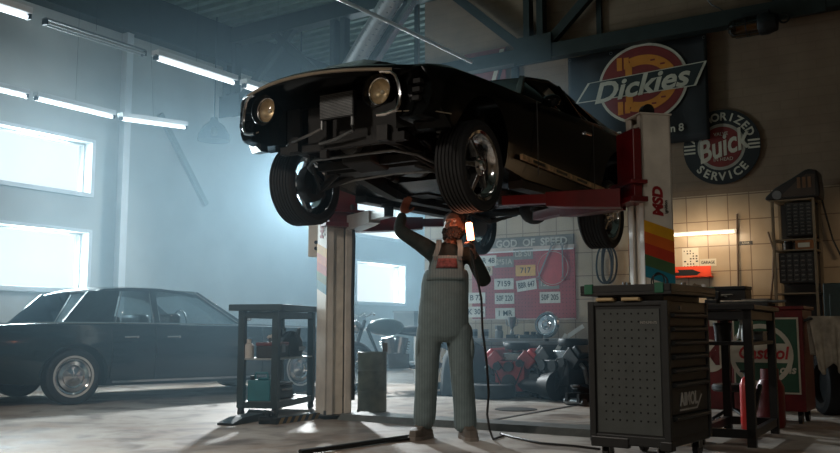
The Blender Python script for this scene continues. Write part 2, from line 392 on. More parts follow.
# silver spiral duct
t = thing('spiral_duct', 'silver spiral ventilation duct slanting up behind the raised bonnet', 'duct', (0,0,0))
d0, d1 = W(352, 66, 10.6), W(388, 6, 9.9); dv = (d1-d0)
mb = MB(); Lq = dv.length; dn = dv.normalized(); pts = []; rr = []
p0 = d0 - dn*.7; L2 = Lq + 2.0; mb.cyl(p0, p0+dn*L2, .118, n=28); mb.build('duct_pipe', mat('galvanised', (150,152,152), .38, .9, .12, 4), t)
sx_ = dn.cross(Vector((0,0,1))).normalized(); sy_ = dn.cross(sx_)
MB().tube([p0 + dn*(L2*i/240) + (sx_*math.cos(i*.9) + sy_*math.sin(i*.9))*.119 for i in range(241)], .007, 5).build('spiral_seam', steel, t)
off = Vector((.24, .05, 0)); MB().beam(p0+off, p0+off+dn*L2, .07, .07).build('support_strut', alloy, t)
# thin conduit slanting across
t = thing('conduit', 'thin pale steel conduit slanting across the roof space', 'pipe', (0,0,0))
MB().tube([W(333, -4, 8.6), W(400, 27, 9.3), W(472, 62, 10.1)], .022, 8).build('pipe', white_paint, t)
# ================================================================== wheels
def wheel(parent, loc, R=.33, wd=.235, rim='spoke', side=1, rq=.66):
    """axle along local X; side=+1: outer face towards +X"""
    w = bpy.data.objects.new('wheel', None); C.objects.link(w); w.parent = parent; w.location = loc
    if side < 0: w.rotation_euler = (0, 0, PI)
    h = wd/2; rr = R*rq
    pr = [(rr, -h*.8), (rr+.02, -h*.92), (R*.88, -h*1.0), (R*.95, -h*.9), (R*.985, -h*.75)]
    for k in range(7):
        x = -h*.72 + k*(h*1.44/6.0)
        pr += [(R, x-.008), (R, x+.008)] + ([(R-.009, x+.010), (R-.009, x+h*1.44/6-.010)] if k < 6 else [])
    pr += [(R*.985, h*.75), (R*.95, h*.9), (R*.88, h*1.0), (rr+.02, h*.92), (rr, h*.8)]; pr.append(pr[0])
    MB().lathe(pr, axis='X', n=56).build('tire', rubber, w, ang=25)
    if rim == 'spoke':
        # barrel with polished lip, open behind
        pr = [(rr, -h*.78), (rr+.012, -h*.84), (rr+.012, -h*.78), (rr-.02, -h*.6), (rr-.05, -h*.3), (rr-.045, h*.35), (rr-.02, h*.55), (rr-.012, h*.78), (rr+.012, h*.86), (rr+.016, h*.82), (rr, h*.76)]; pr.append(pr[0])
        MB().lathe(pr, axis='X', n=48).build('rim_barrel', chrome, w, ang=30)
        mb = MB()
        for k in range(5):
            a = 2*PI*k/5 + .3; Mx = Matrix.Rotation(a, 3, 'X')
            # tapering spoke: ring of quads from hub to barrel
            rings = []
            for q, (rad, hw, x0, x1) in enumerate(((.045, .036, .02, .085), (.09, .030, .03, .085), (.14, .026, .02, .07), (rr-.02, .034, .0, .045))):
                rings.append([Mx @ Vector((x0, -hw, rad)), Mx @ Vector((x0, hw, rad)), Mx @ Vector((x1, hw*.62, rad)), Mx @ Vector((x1, -hw*.62, rad))])
            mb.loft(rings)
        mb.build('spoke_face', alloy, w, bevel=.004)
        mb = MB().lathe([(0, .125), (.03, .12), (.04, .10), (.075, .085), (.08, .02), (0, .0)], axis='X', n=24)
        for k in range(5):
            a = 2*PI*k/5 + .93; mb.cyl((.085, .058*math.cos(a), .058*math.sin(a)), (.105, .058*math.cos(a), .058*math.sin(a)), .010, n=6)
        mb.build('hub_cap', chrome, w)
        mb = MB().lathe([(0, -.03), (.15, -.03), (.15, -.045), (.14, -.10), (.05, -.11), (0, -.11)], axis='X', n=28); mb.build('brake_drum', chassis, w)
    else:
        MB().lathe([(0, h*.95), (.05, h*.93), (.07, h*.8), (.11, h*.75), (.125, h*.9), (.165, h*.86), (rr-.02, h*.7), (rr, h*.78), (rr, h*.5), (0, h*.4)], axis='X', n=40).build('hub_cap', chrome, w)
        MB().lathe([(rr+.006, h*.90), (rr+.03, h*.965), (rr+.03, h*.90), (rr+.006, h*.90)], axis='X', n=48).build('whitewall', mat('whitewall', (190,190,185), .6), w)
        MB().lathe([(0, -.02), (rr, -.02), (rr, -h*.7), (rr-.02, -h*.7), (rr-.02, -.04), (0, -.04)], axis='X', n=32).build('rim_barrel', dark_metal, w)
    return w
def body_loft(st, P):
    rings = []
    for (u0, sw, pts) in st:
        half = pts; ring = []
        for v, w in half: ring.append(P(u0 - sw*(abs(v)/.9)**2, v, w))
        for v, w in reversed(half[1:-1]): ring.append(P(u0 - sw*(abs(v)/.9)**2, -v, w))
        rings.append(ring)
    return rings
def P(u, v, w): return Vector((v, -u, w))
# ================================================================== lifted black coupe
CAR_AT = Vector((-.281, 6.883, 1.78)); CAR_RZ = -math.radians(32.2)
car = thing('car', 'black two-door coupe raised on the lift, front end stripped of bumper and grille', 'car', CAR_AT, CAR_RZ)
car.rotation_euler = (math.radians(1.05), 0, CAR_RZ)
def half(zb, vs, zs, vm, zm, vc, zc, vh, zh, zd):
    return [(0, zb), (.45, zb), (vs-.05, zb+.005), (vs, zs), (vm, zm), (vc, zc), (vc-.002, (zc+zh)/2), (vh, zh), (vh-.05, zh+.028), (.45, zd-.006), (0, zd)]
ST = [(.955, .30, half(.46,.80,.48,.84,.53,.86,.62,.85,.775,.80)),
      (.90, .28, half(.45,.83,.47,.87,.53,.89,.64,.87,.80,.83)),
      (.62, .10, half(.44,.86,.46,.89,.54,.91,.66,.89,.825,.86)),
      (.42, .0, half(.44,.86,.46,.895,.54,.915,.68,.89,.84,.875)),
      (.0, 0, half(.30,.865,.32,.90,.50,.92,.70,.89,.86,.895)),
      (-.45, 0, half(.28,.85,.26,.895,.45,.92,.70,.885,.875,.91)),
      (-.78, 0, half(.20,.84,.22,.89,.40,.915,.70,.875,.885,.925)),
      (-1.6, 0, half(.20,.84,.21,.89,.40,.915,.70,.86,.90,.93)),
      (-2.3, 0, half(.20,.84,.22,.90,.42,.93,.72,.87,.93,.95)),
      (-2.8, 0, half(.26,.86,.28,.915,.48,.935,.74,.87,.95,.97)),
      (-3.4, 0, half(.34,.82,.36,.87,.5,.90,.75,.84,.93,.95)),
      (-3.78, -.05, half(.42,.76,.44,.80,.55,.84,.72,.80,.88,.91))]
body = MB().loft(body_loft(ST, P)).build('body_shell', black_paint, car)
cut = []
for u in (0, -2.74):
    for s in (-1, 1):
        cut.append(MB().cyl(P(u, s*.52, .33), P(u, s*1.3, .33), .395, n=40).build('c', under))
# stepped nose cavity between the lamps and open bay below the radiator support
cut.append(MB().loft([[P(u0-.30*(abs(v)/.9)**2*k, v, w) for v, w in ((-.665,.10),(-.40,.10),(.40,.10),(.665,.10),(.665,.755),(.40,.770),(0,.776),(-.40,.770),(-.665,.755))] for u0, k in ((1.3, .8), (.57, 0))]).build('c', under))
cut.append(MB().bb(P(1.2, -.46, .1), P(.50, .46, .56)).build('c', under))
cut.append(MB().bb(P(.62, -.50, .1), P(-.55, .50, .70)).build('c', under))
boolean(body, cut)
# hood panel with scoop and V lip
mb = MB(); rings = []
for u0, z in ((.960, .806), (.90, .846), (.5, .886), (0, .906), (-.45, .925), (-.72, .938)):
    sw = .26 if u0 > .8 else (.06 if u0 > .4 else 0)
    rings.append([P(u0 - sw*(abs(v)/.9)**2, v, z - .035*(abs(v)/.75)**2) for v in [-.74+.148*i for i in range(11)]])
mb.loft(rings, closed=False); hood = mb.build('hood', black_paint, car, solid=.014)
mb = MB(); rings = []
for u, w2, hh in ((.62, .24, .012), (.48, .33, .13), (.28, .34, .15), (-.1, .30, .10), (-.4, .22, .01)):
    z = .872 + (.62-u)*.045
    rings.append([P(u, -w2, z-.02), P(u, w2, z-.02), P(u, w2*.9, z+hh*.75), P(u, w2*.5, z+hh), P(u, -w2*.5, z+hh), P(u, -w2*.9, z+hh*.75)])
mb.loft(rings).build('hood_scoop', black_paint, hood)
# chrome edge trim: thin along hood lip, bracket shape round each lamp side
lip = [P(.972-.29*(abs(v)/.9)**2, v, .803-.028*(abs(v)/.7)**2) for v in [-.64+.08*i for i in range(17)]]
MB().tube(lip, .012, 8).build('hood_lip_trim', mat('dull_trim', (150,138,120), .5, .5, .1, 6), car)
for s in (-1, 1):
    pts = [(.56, .772, .855), (.63, .765, .835), (.665, .735, .825), (.685, .68, .82), (.695, .61, .82), (.69, .54, .825), (.67, .50, .83), (.60, .48, .85), (.54, .475, .87)]
    MB().tube([P(u-.005, s*v, w) for v, w, u in pts], .0135, 8).build('front_bracket_trim', chrome, car)
    # headlamp: dark bucket, bezel, lens
    c = P(.76, s*.505, .66)
    b = MB().lathe([(.118, .05), (.112, .055), (.095, .0), (.06, -.09), (0, -.10)], c, 'Y', 32, Matrix.Rotation(PI, 3, 'Z'), cap=False).build('headlamp_bucket', black_paint, car, solid=.006)
    MB().ring(c + P(.012, 0, 0), .092, .007, 'Y').build('bezel', chrome, b)
    MB().lathe([(.088, .0), (.078, .018), (.05, .032), (0, .038)], c, 'Y', 32, Matrix.Rotation(PI, 3, 'Z'), cap=False).build('lens', glassy('lamp_glass', (.85,.82,.75), .08), b)
    MB().lathe([(.088, .0), (.07, -.035), (.035, -.06), (0, -.065)], c, 'Y', 32, Matrix.Rotation(PI, 3, 'Z'), cap=False).build('reflector', mat('lamp_reflector', (214,198,170), .4, .6, .12, 30), b, recalc=False)
    MB().ball(c + P(-.02, 0, 0), .016).build('bulb', white_paint, b)
    # hanging lower fender corner, marker lamp slots in the fender end
    mb = MB().loft([[P(.66, s*.66, .50), P(.60, s*.88, .54), P(.50, s*.90, .42), P(.62, s*.70, .40)], [P(.60, s*.66, .50), P(.50, s*.88, .54), P(.44, s*.88, .42), P(.54, s*.70, .40)]])
    mb.build('lower_fender_corner', black_paint, car)
    mb = MB()
    for k in range(3): mb.bb(P(.75-.01*k, s*(.745), .57+.06*k), P(.60, s*(.80), .60+.06*k))
    mb.build('fender_vent', under, car, smooth=False)
    # thin chrome seam along lower fender
    MB().tube([P(.76, s*.60, .512), P(.70, s*.72, .512), P(.62, s*.86, .505), (P(.52, s*.915, .50))], .004, 6).build('lower_trim', mat('dull_trim', (150,138,120)), car)
# radiator, support, hoses
rad = MB().bb(P(.66, -.10, .555), P(.62, .20, .74)).build('oil_cooler', dark_metal, car, smooth=False)
mb = MB()
for k in range(16): mb.bb(P(.668, -.095, .565+k*.0108), P(.658, .195, .570+k*.0108))
mb.build('cooling_fin', steel, rad, smooth=False)
mb = MB()
for v in (-.12, .22): mb.cyl(P(.64, v*.8, .57), P(.64, v*.8, .49), .014, n=10)
mb.tube([P(.64, -.09, .5), P(.66, -.2, .46), P(.6, -.4, .44), P(.5, -.55, .45)], .012, 8).tube([P(.64, .17, .5), P(.66, .2, .45), P(.62, .0, .41), P(.6, -.15, .40)], .012, 8)
mb.build('cooler_hose', steel, rad)
mb = MB().bb(P(.56, -.56, .36), P(.50, .56, .42)).bb(P(.55, -.50, .40), P(.52, -.38, .74)).bb(P(.55, .32, .40), P(.52, .50, .74)).bb(P(.56, -.18, .30), P(.52, -.12, .76)).bb(P(.54, -.58, .70), P(.48, .58, .735))
mb.build('radiator_support', under, car, smooth=False)
MB().bb(P(.50, -.34, .40), P(.46, .34, .72)).build('radiator', under, car, smooth=False)
# frame rails, crossmember, engine, gearbox
mb = MB()
for s in (-1, 1):
    mb.beam(P(.60, s*.40, .42), P(.1, s*.40, .40), .09, .11).beam(P(.1, s*.40, .38), P(-.7, s*.38, .20), .09, .11).beam(P(-.7, s*.38, .19), P(-2.0, s*.42, .19), .10, .09).beam(P(-2.0, s*.5, .22), P(-3.5, s*.5, .38), .08, .09)
    mb.beam(P(-.75, s*.76, .19), P(-2.25, s*.76, .19), .12, .08)
mb.build('frame_rail', chassis, car, smooth=False)
MB().loft([[P(u, v, w) for u, w in ((.12, .26), (.12, .36), (-.14, .36), (-.14, .26))] for v in (-.46, -.2, .2, .46)]).beam(P(.22, -.45, .30), P(.22, .45, .30), .05, .06).build('crossmember', chassis, car, smooth=False)
mb = MB().bb(P(.38, -.19, .46), P(-.28, .19, .68))
for s in (-1, 1):
    mb.box(P(.05, s*.21, .66), (.18, .56, .17), Matrix.Rotation(s*.6, 3, 'Y'))
    for k in range(4): mb.tube([P(.26-k*.14, s*.28, .6), P(.24-k*.14, s*.36, .5), P(.0-k*.08, s*.33, .36), P(-.5, s*.27, .30)], .021, 8)
mb.build('engine_block', chassis, car, bevel=.01)
mb = MB().loft([[P(u, v, w) for v, w in ((-.15, .46), (.15, .46), (.13, z), (-.13, z))] for u, z in ((.36, .28), (.12, .24), (.08, .37), (-.26, .39))])
mb.build('oil_pan', under, car, bevel=.012)
mb = MB().cyl(P(.38, 0, .42), P(.44, 0, .42), .09).cyl(P(.38, .12, .55), P(.44, .12, .55), .06).cyl(P(.38, -.14, .5), P(.44, -.14, .5), .055).cyl(P(.38, .03, .56), P(.42, .03, .56), .05)
mb.build('crank_pulley', steel, car)
mb = MB().cyl(P(-.28, 0, .44), P(-.50, 0, .40), .19, .13, 20).cyl(P(-.50, 0, .40), P(-1.05, 0, .34), .12, .075, 16)
mb.build('gearbox', steel, car)
MB().cyl(P(-1.05, 0, .33), P(-2.62, 0, .32), .038).build('drive_shaft', chassis, car)
mb = MB().cyl(P(-2.74, -.66, .22), P(-2.74, .66, .22), .042).ball(P(-2.74, 0, .22), (.15, .17, .15)); mb.build('rear_axle', under, car)
for s in (-1, 1):
    mb = MB()
    for k in range(4): mb.tube([P(-2.05-.12*k, s*.52, .20-.012*k), P(-2.74, s*.52, .15-.012*k), P(-3.4+.14*k, s*.52, .26-.03*k)], .014, 6)
    mb.build('leaf_spring', chassis, car)
    mb = MB().tube([P(-.5, s*.25, .30), P(-.9, s*.24, .22), P(-1.5, s*.24, .22), P(-2.3, s*.27, .22)], .034, 12).cyl(P(-1.3, s*.24, .235), P(-1.75, s*.24, .235), .08, n=18)
    mb.tube([P(-2.3, s*.27, .22), P(-2.6, s*.36, .38), P(-3.0, s*.36, .34), P(-3.75, s*.38, .32)], .03, 10)
    mb.build('exhaust', chassis, car)
    # front suspension
    mb = MB().tube([P(.10, s*.36, .27), P(.0, s*.62, .17)], .026, 8).tube([P(-.10, s*.36, .27), P(.0, s*.62, .17)], .026, 8)
    mb.tube([P(.45, s*.38, .38), P(.03, s*.60, .17)], .016, 8)
    mb.build('lower_control_arm', chassis, car)
    mb = MB().cyl(P(0, s*.56, .20), P(0, s*.50, .60), .022, n=10)
    for k in range(7): mb.ring(P(0, s*(.545-.006*k), .32+.036*k), .055, .011, 'Z', 20, 6)
    mb.build('coil_spring', steel, car)
    MB().tube([P(-.18, 0, .27), P(-.17, s*.4, .25), P(-.12, s*.60, .21)], .013, 8).build('tie_rod', steel, car)
    MB().loft([[P(a, s*.62, w) for a, w in ((.05,.12),(.05,.30),(-.05,.30),(-.05,.12))], [P(a, s*.70, w) for a, w in ((.04,.15),(.04,.27),(-.04,.27),(-.04,.15))]]).build('steering_knuckle', chassis, car)
MB().tube([P(.02, -.58, .22), P(.30, -.5, .30), P(.40, -.36, .33), P(.40, .36, .33), P(.30, .5, .30), P(.02, .58, .22)], .014, 10).build('sway_bar', steel, car)
MB().bb(P(-2.95, -.4, .24), P(-3.5, .4, .40)).build('fuel_tank', under, car, bevel=.04)
mb = MB()
for s in (-1, 1):
    for k in range(3): mb.bb(P(-.85-.45*k, s*.22-.10, .185), P(-1.1-.45*k, s*.22+.10, .20))
mb.bb(P(-1.3, -.05, .20), P(-1.9, .05, .24)); mb.build('floor_rib', chassis, car, smooth=False)
# wheels (suspension hanging)
for u, v, s in ((0, .765, 1), (0, -.775, -1), (-2.74, .72, 1), (-2.74, -.72, -1)):
    wheel(car, P(u, v, .222 if u == 0 else .12), .335, .245 if u == 0 else .265, 'spoke', s, .74)
# greenhouse: roof panel, pillars, panes
roofm = black_paint
mb = MB(); rings = []
for u, hw, z in ((-1.30, .56, 1.215), (-1.45, .58, 1.255), (-1.85, .585, 1.315), (-2.25, .57, 1.30), (-2.7, .55, 1.215), (-3.1, .56, 1.09), (-3.45, .60, .955)):
    rings.append([P(u, v*hw, z - .03*abs(v)**2.5) for v in (-1, -.9, -.6, -.3, 0, .3, .6, .9, 1)])
mb.loft(rings, closed=False).build('roof_panel', roofm, car, solid=.03)
glass_dark = glassy('car_glass_dark_cabin', (.03,.034,.034), .04)  # near-opaque panes: darkness of the cabin put into the glass colour
MB().grid(lambda a, b: P(-.74 - .56*b - .08*(1-(2*a-1)**2)*-1, (2*a-1)*(.80-.23*b), .915+.285*b), 10, 4).build('windshield', glass_dark, car, recalc=False)
for s in (-1, 1):
    MB().beam(P(-.76, s*.80, .90), P(-1.32, s*.57, 1.205), .05, .05).build('windshield_pillar', black_paint, car, bevel=.008)
    MB().beam(P(-2.12, s*.80, .91), P(-2.10, s*.565, 1.29), .05, .05).build('door_pillar', black_paint, car, bevel=.008)
    pl = MB()
    # fastback quarter panel
    pl.loft([[P(-2.75, s*.82, .92), P(-2.75, s*.78, .92), P(-2.55, s*.53, 1.225), P(-2.55, s*.57, 1.225)], [P(-3.05, s*.84, .93), P(-3.05, s*.80, .93), P(-3.0, s*.53, 1.10), P(-3.0, s*.58, 1.10)], [P(-3.45, s*.84, .93), P(-3.45, s*.8, .93), P(-3.42, s*.58, .96), P(-3.42, s*.62, .96)]])
    pl.build('rear_pillar', black_paint, car, bevel=.008)
    sg = MB().add([P(-.82, s*.805, .905), P(-2.08, s*.80, .915), P(-2.06, s*.565, 1.285), P(-1.75, s*.57, 1.275), P(-1.36, s*.565, 1.21)], [(0,1,2,3,4)]).build('side_window', glass_dark, car, recalc=False, solid=.006)
    qg = MB().add([P(-2.16, s*.80, .918), P(-2.72, s*.80, .925), P(-2.54, s*.555, 1.22), P(-2.14, s*.56, 1.285)], [(0,1,2,3)]).build('quarter_window', glass_dark, car, recalc=False, solid=.006)
    MB().tube([P(-.80, s*.83, .905), P(-1.5, s*.825, .915), P(-2.72, s*.825, .93)], .006, 6).build('belt_trim', chrome, car)
    MB().tube([P(-1.36, s*.575, 1.225), P(-1.8, s*.585, 1.29), P(-2.1, s*.578, 1.29), P(-2.55, s*.565, 1.232)], .005, 6).build('drip_rail', dark_metal, car)
    d = MB()
    d.tube([P(-.84, s*.925, .25), P(-.84, s*.925, .86)], .004, 6).tube([P(-2.06, s*.925, .25), P(-2.06, s*.925, .88)], .004, 6)
    d.build('door_seam', black_plastic, car)
    MB().cyl(P(-1.86, s*.925, .77), P(-2.0, s*.925, .775), .014, n=10).build('door_handle', chrome, car)
    m = MB().tube([P(-.98, s*.86, .86), P(-1.0, s*.94, .87)], .012, 8).ball(P(-1.0, s*.98, .885), (.085, .05, .052)); m = m.build('side_mirror', black_paint, car)
    MB().ball(P(-1.035, s*.98, .885), (.07, .02, .042)).build('mirror_glass', chrome, m)
    # brushed rocker strip with worn segments
    rk = MB().loft([[P(u_, s*v_, w_+dw) for v_, dw in ((.90,-.02),(.924,-.02),(.924,.02),(.90,.02))] for u_, w_ in ((-.56,.365),(-2.32,.30))]).build('rocker_strip', mat('worn_bronze', (204,172,130), .4, .35, .35, 14), car, smooth=False)
    for k in range(3): MB().beam(P(-.75-.45*k, s*.922, .355-.017*k), P(-.98-.45*k, s*.922, .347-.017*k), .008, .024).build('strip_insert', black_plastic, rk, smooth=False)
    MB().bb(P(-1.25, s*.42-.27, .5), P(-1.42, s*.42+.27, 1.05)).bb(P(-1.0, s*.42-.27, .4), P(-1.42, s*.42+.27, .62)).build('front_seat', under, car, bevel=.05)
    MB().bb(P(-3.62, s*.30, .62), P(-3.80, s*.62, .74)).build('tail_lamp', red_paint, car, bevel=.01)
# ================================================================== sedan by the windows
sed_paint = mat('sedan_paint', (14,27,30), .16, 0, .1, 3, coat=.4, spec=.3)
SH = math.radians(43); FW = Vector((math.cos(SH), math.sin(SH), 0)); SD = Vector((math.sin(SH), -math.cos(SH), 0))
rw = G(73, 404.5); base = rw - SD*.80 - Vector((.05,0,0))           # rear axle centre
sedan = thing('car', 'dark old four-door sedan with whitewall tyres parked on the floor by the windows', 'car', base, math.radians(90) + SH)
def S(u, v, w): return Vector((v, -u, w))     # u forward of rear axle, +v car's left
def sh(zb, vs, zs, vc, zc, vh, zh, zd):
    return [(0, zb), (.5, zb), (vs-.05, zb), (vs, zs), (vc-.01, (zs+zc)/2), (vc, zc), (vh+.01, zh-.03), (vh, zh), (vh-.08, zh+.008), (.4, zd), (0, zd)]
ST2 = [(-1.22, .05, sh(.42,.82,.46,.86,.60,.84,.78,.80)),
       (-1.15, .05, sh(.30,.88,.36,.93,.62,.90,.85,.86)),
       (-.55, 0, sh(.24,.92,.29,.955,.62,.92,.885,.895)),
       (.0, 0, sh(.20,.93,.25,.97,.62,.935,.895,.91)),
       (.8, 0, sh(.19,.94,.24,.975,.60,.935,.885,.90)),
       (2.3, 0, sh(.19,.94,.24,.975,.59,.93,.865,.90)),
       (3.05, 0, sh(.20,.93,.25,.97,.58,.92,.85,.885)),
       (3.8, .05, sh(.25,.90,.30,.945,.58,.89,.825,.855)),
       (3.98, .08, sh(.34,.84,.38,.88,.56,.85,.77,.80))]
sb = MB().loft(body_loft(ST2, S)).build('body_shell', sed_paint, sedan)
cut = [MB().cyl(S(u, s*.60, .30), S(u, s*1.3, .30), .37, n=36).build('c', under) for u in (0, 3.05) for s in (-1, 1)]
cut.append(MB().bb(S(.45, -.86, .5), S(2.25, .86, 1.2)).build('c', under))
boolean(sb, cut)
mb = MB(); rings = []
for u, hw, z in ((.0, .70, 1.12), (.22, .72, 1.265), (.4, .74, 1.31), (.7, .745, 1.33), (1.1, .735, 1.33), (1.4, .71, 1.305), (1.58, .68, 1.27)):
    rings.append([S(u, v*hw, z - .035*abs(v)**3) for v in (-1, -.93, -.7, -.35, 0, .35, .7, .93, 1)])
mb.loft(rings[1:], closed=False).build('roof_panel', sed_paint, sedan, solid=.035)
sglass = glassy('sedan_glass', (.72,.78,.80), .03)
MB().grid(lambda a, b: S(1.60+.60*(1-b) + .06*(1-(2*a-1)**2), (2*a-1)*(.68+.16*(1-b)), .90+.365*b), 10, 3).build('windshield', sglass, sedan, recalc=False)
MB().grid(lambda a, b: S(.20-.34*(1-b) - .06*(1-(2*a-1)**2), (2*a-1)*(.66+.10*(1-b)), .90+.355*b), 10, 3).build('rear_window', sglass, sedan, recalc=False)
for s in (-1, 1):
    pl = MB()
    pl.loft([[S(-.16, s*.91, .885), S(-.16, s*.85, .885), S(.20, s*.69, 1.265), S(.20, s*.73, 1.265)], [S(.42, s*.915, .885), S(.42, s*.86, .885), S(.58, s*.70, 1.30), S(.58, s*.735, 1.30)]])
    pl.build('rear_pillar', sed_paint, sedan, bevel=.008)
    MB().beam(S(2.17, s*.87, .88), S(1.58, s*.69, 1.27), .05, .06).build('windshield_pillar', sed_paint, sedan, bevel=.008)
    MB().beam(S(.97, s*.90, .88), S(.98, s*.725, 1.31), .07, .03).build('door_pillar', sed_paint, sedan, bevel=.008)
    for u0, u1, t0, t1 in ((.45, .93, .61, .95), (1.01, 2.12, 1.01, 1.55)):
        MB().add([S(u0, s*.90, .89), S(u1, s*.895, .885), S(t1, s*.70, 1.285), S(t0, s*.715, 1.30)], [(0,1,2,3)]).build('side_window', sglass, sedan, recalc=False, solid=.006)
        fr = MB().tube([S(u0, s*.905, .89), S(t0, s*.72, 1.303), S(t1, s*.705, 1.288), S(u1, s*.90, .885)], .009, 6); fr.build('window_trim', chrome, sedan)
    MB().tube([S(-1.1, s*.905, .868), S(-.5, s*.925, .90), S(.5, s*.94, .902), S(2.3, s*.938, .885), S(3.8, s*.90, .84)], .010, 6).build('belt_trim', chrome, sedan)
    MB().bb(S(.42, s*.95, .225), S(2.62, s*.962, .25)).build('sill_trim', chrome, sedan, smooth=False)
    for u in (.55, 1.08): MB().cyl(S(u, s*.955, .74), S(u+.17, s*.955, .745), .013, n=10).ball(S(u+.16, s*.962, .742), (.02,.02,.02)).build('door_handle', chrome, sedan)
    mb = MB()
    for u in (.40, .94, 2.42): mb.tube([S(u, s*.955, .26), S(u, s*.981, .60), S(u, s*.942, .86)], .0045, 6)
    mb.build('door_seam', black_plastic, sedan)
    mb = MB().tube([S(2.15, s*.92, .9), S(2.16, s*.99, .97)], .010, 6).ball(S(2.17, s*1.0, .98), (.03,.045,.05)); mb.build('side_mirror', chrome, sedan)
    MB().tube([S(.372*math.cos(a_), s*.972, .30+.372*math.sin(a_)) for a_ in [PI*k_/20 for k_ in range(21)]], .006, 6).build('arch_trim', dark_metal, sedan)
    MB().cyl(S(3.99, s*.62, .66), S(4.02, s*.62, .66), .085, n=20).cyl(S(3.99, s*.40, .66), S(4.02, s*.40, .66), .085, n=20).build('headlamp', alloy, sedan)
    MB().bb(S(-1.235, s*.45, .58), S(-1.2, s*.82, .74)).build('tail_lamp', red_paint, sedan)
MB().loft([[S(u, v, w) for v, w in ((-.90, z0), (.90, z0), (.90, z1), (-.90, z1))] for u, z0, z1 in ((3.94, .36, .52), (4.06, .38, .50))]).build('front_bumper', chrome, sedan, bevel=.02)
MB().loft([[S(u, v, w) for v, w in ((-.88, z0), (.88, z0), (.88, z1), (-.88, z1))] for u, z0, z1 in ((-1.20, .36, .54), (-1.30, .39, .51))]).build('rear_bumper', chrome, sedan, bevel=.02)
for u, s in ((1.35, 1), (1.35, -1)):
    MB().bb(S(1.25, s*.42-.28, .55), S(1.40, s*.42+.28, 1.02)).bb(S(1.25, s*.42-.28, .5), S(1.75, s*.42+.28, .66)).build('front_seat', black_plastic, sedan, bevel=.04)
MB().bb(S(.46, -.7, .5), S(.62, .7, .98)).build('rear_seat', black_plastic, sedan, bevel=.04)
MB().ring(S(1.95, .38, .90), .19, .012, 'Y', 28, 8).build('steering_wheel', black_plastic, sedan)
for u in (0, 3.05):
    for s in (-1, 1): wheel(sedan, S(u, s*.82, .31), .31, .20, 'cap', s, .64)

# ================================================================== two-post lift (posts, floor cover, arms: one machine)
lp0, lp1 = Vector((-.79, 8.68, 0)), Vector((1.735, 7.03, 0))
lift = thing('vehicle_lift', 'pale two-post vehicle lift with red carriages and arms carrying the black coupe', 'vehicle lift', (0,0,0))
stripes = [mat('stripe_yellow', (205,150,20), .5, 0, .08), mat('stripe_orange', (200,92,22), .5, 0, .08), mat('stripe_red', (176,50,26), .5, 0, .08), mat('stripe_green', (66,98,62), .5, 0, .08), mat('stripe_teal', (24,120,140), .5, 0, .08)]
msd_red = mat('lettering_red', (140,22,30), .5, 0, .05)
def column(at, ang, H, mirror, name):
    col = bpy.data.objects.new('column', None); C.objects.link(col); col.parent = lift; col.location = at; col.rotation_euler = (0, 0, ang)
    # local X = open inner side, local Y = across.  C channel with return lips
    D, Wd, t = .25, .27, .02
    mb = MB().bb((-D+.04, -Wd/2, 0), (-D+.04+t, Wd/2, H))
    for s in (-1, 1):
        mb.bb((-D+.04, s*Wd/2, 0), (.04, s*(Wd/2-t), H)).bb((.04-t, s*Wd/2, 0), (.04, s*(Wd/2-.075), H))
    mb.build('post', post_paint, col, smooth=False, bevel=.006)
    MB().bb((.0, -.052, .03), (.012, .052, H-.05)).build('slide_cover', mat('slide_cream', (214,206,190), .5, 0, .12), col, smooth=False)
    MB().bb((-D-.02, -Wd/2-.06, 0), (.17, Wd/2+.06, .03)).build('base_plate', dark_metal, col, smooth=False, bevel=.004)
    MB().bb((-D+.03, -Wd/2-.006, H), (.05, Wd/2+.006, H+.012)).build('top_cap', post_paint, col, smooth=False)
    mb = MB()
    for x, y in ((-.22,-.17),(-.22,.17),(.12,-.17),(.12,.17)): mb.cyl((x,y,.03),(x,y,.075),.014,n=6)
    mb.build('anchor_bolt', steel, col)
    # carriage in the channel
    MB().bb((-.12, -Wd/2+.03, 1.80), (.055, Wd/2-.03, 2.40)).bb((.05, -Wd/2-.012, 1.83), (.12, Wd/2+.012, 2.38)).build('carriage', red_paint, col, smooth=False, bevel=.006)
    MB().bb((.03, -.2, 1.80), (.17, .2, 1.84)).bb((.03, -.2, 1.94), (.17, .2, 1.97)).build('arm_bracket', red_paint, col, smooth=False, bevel=.004)
    # decal of slanting stripes and upright lettering on the faces turned to the room
    for s in ((-1, 1) if True else ()):
        y = s*(Wd/2+.0025); xs = (-D+.04, .04)
        for k, m in enumerate(stripes):
            a = 1.15 + .088*(4-k); lo, hi = (xs if s*1 > 0 else xs[::-1])
            z = lambda f: a + .13*(1-f)
            q = [(xs[0], y), (xs[1], y)]
            x_l, x_r = (xs[0], xs[1])
            sl = .075 if s < 0 else -.075
            pts = [(x_l, y, a + max(sl,0)*1), (x_r, y, a + max(-sl,0)), (x_r, y, a + .088 + max(-sl,0)), (x_l, y, a + .088 + max(sl,0))]
            ds = MB().add(pts + [(px_, y - s*.002, pz) for px_, _, pz in pts], [(0,1,2,3),(7,6,5,4),(0,4,5,1),(1,5,6,2),(2,6,7,3),(3,7,4,0)]).build('stripe_decal', m, col, smooth=False)
    return col
colL = column(lp0, -math.radians(62), 2.5, False, 'a')
colR = column(lp1, math.radians(180+13), 2.5, True, 'b')
MB().cyl((-.08,-.035,2.56),(-.08,.035,2.56),.05,n=18).bb((-.11,-.05,2.51),(-.05,.05,2.55)).build('top_pulley', dark_metal, colR)
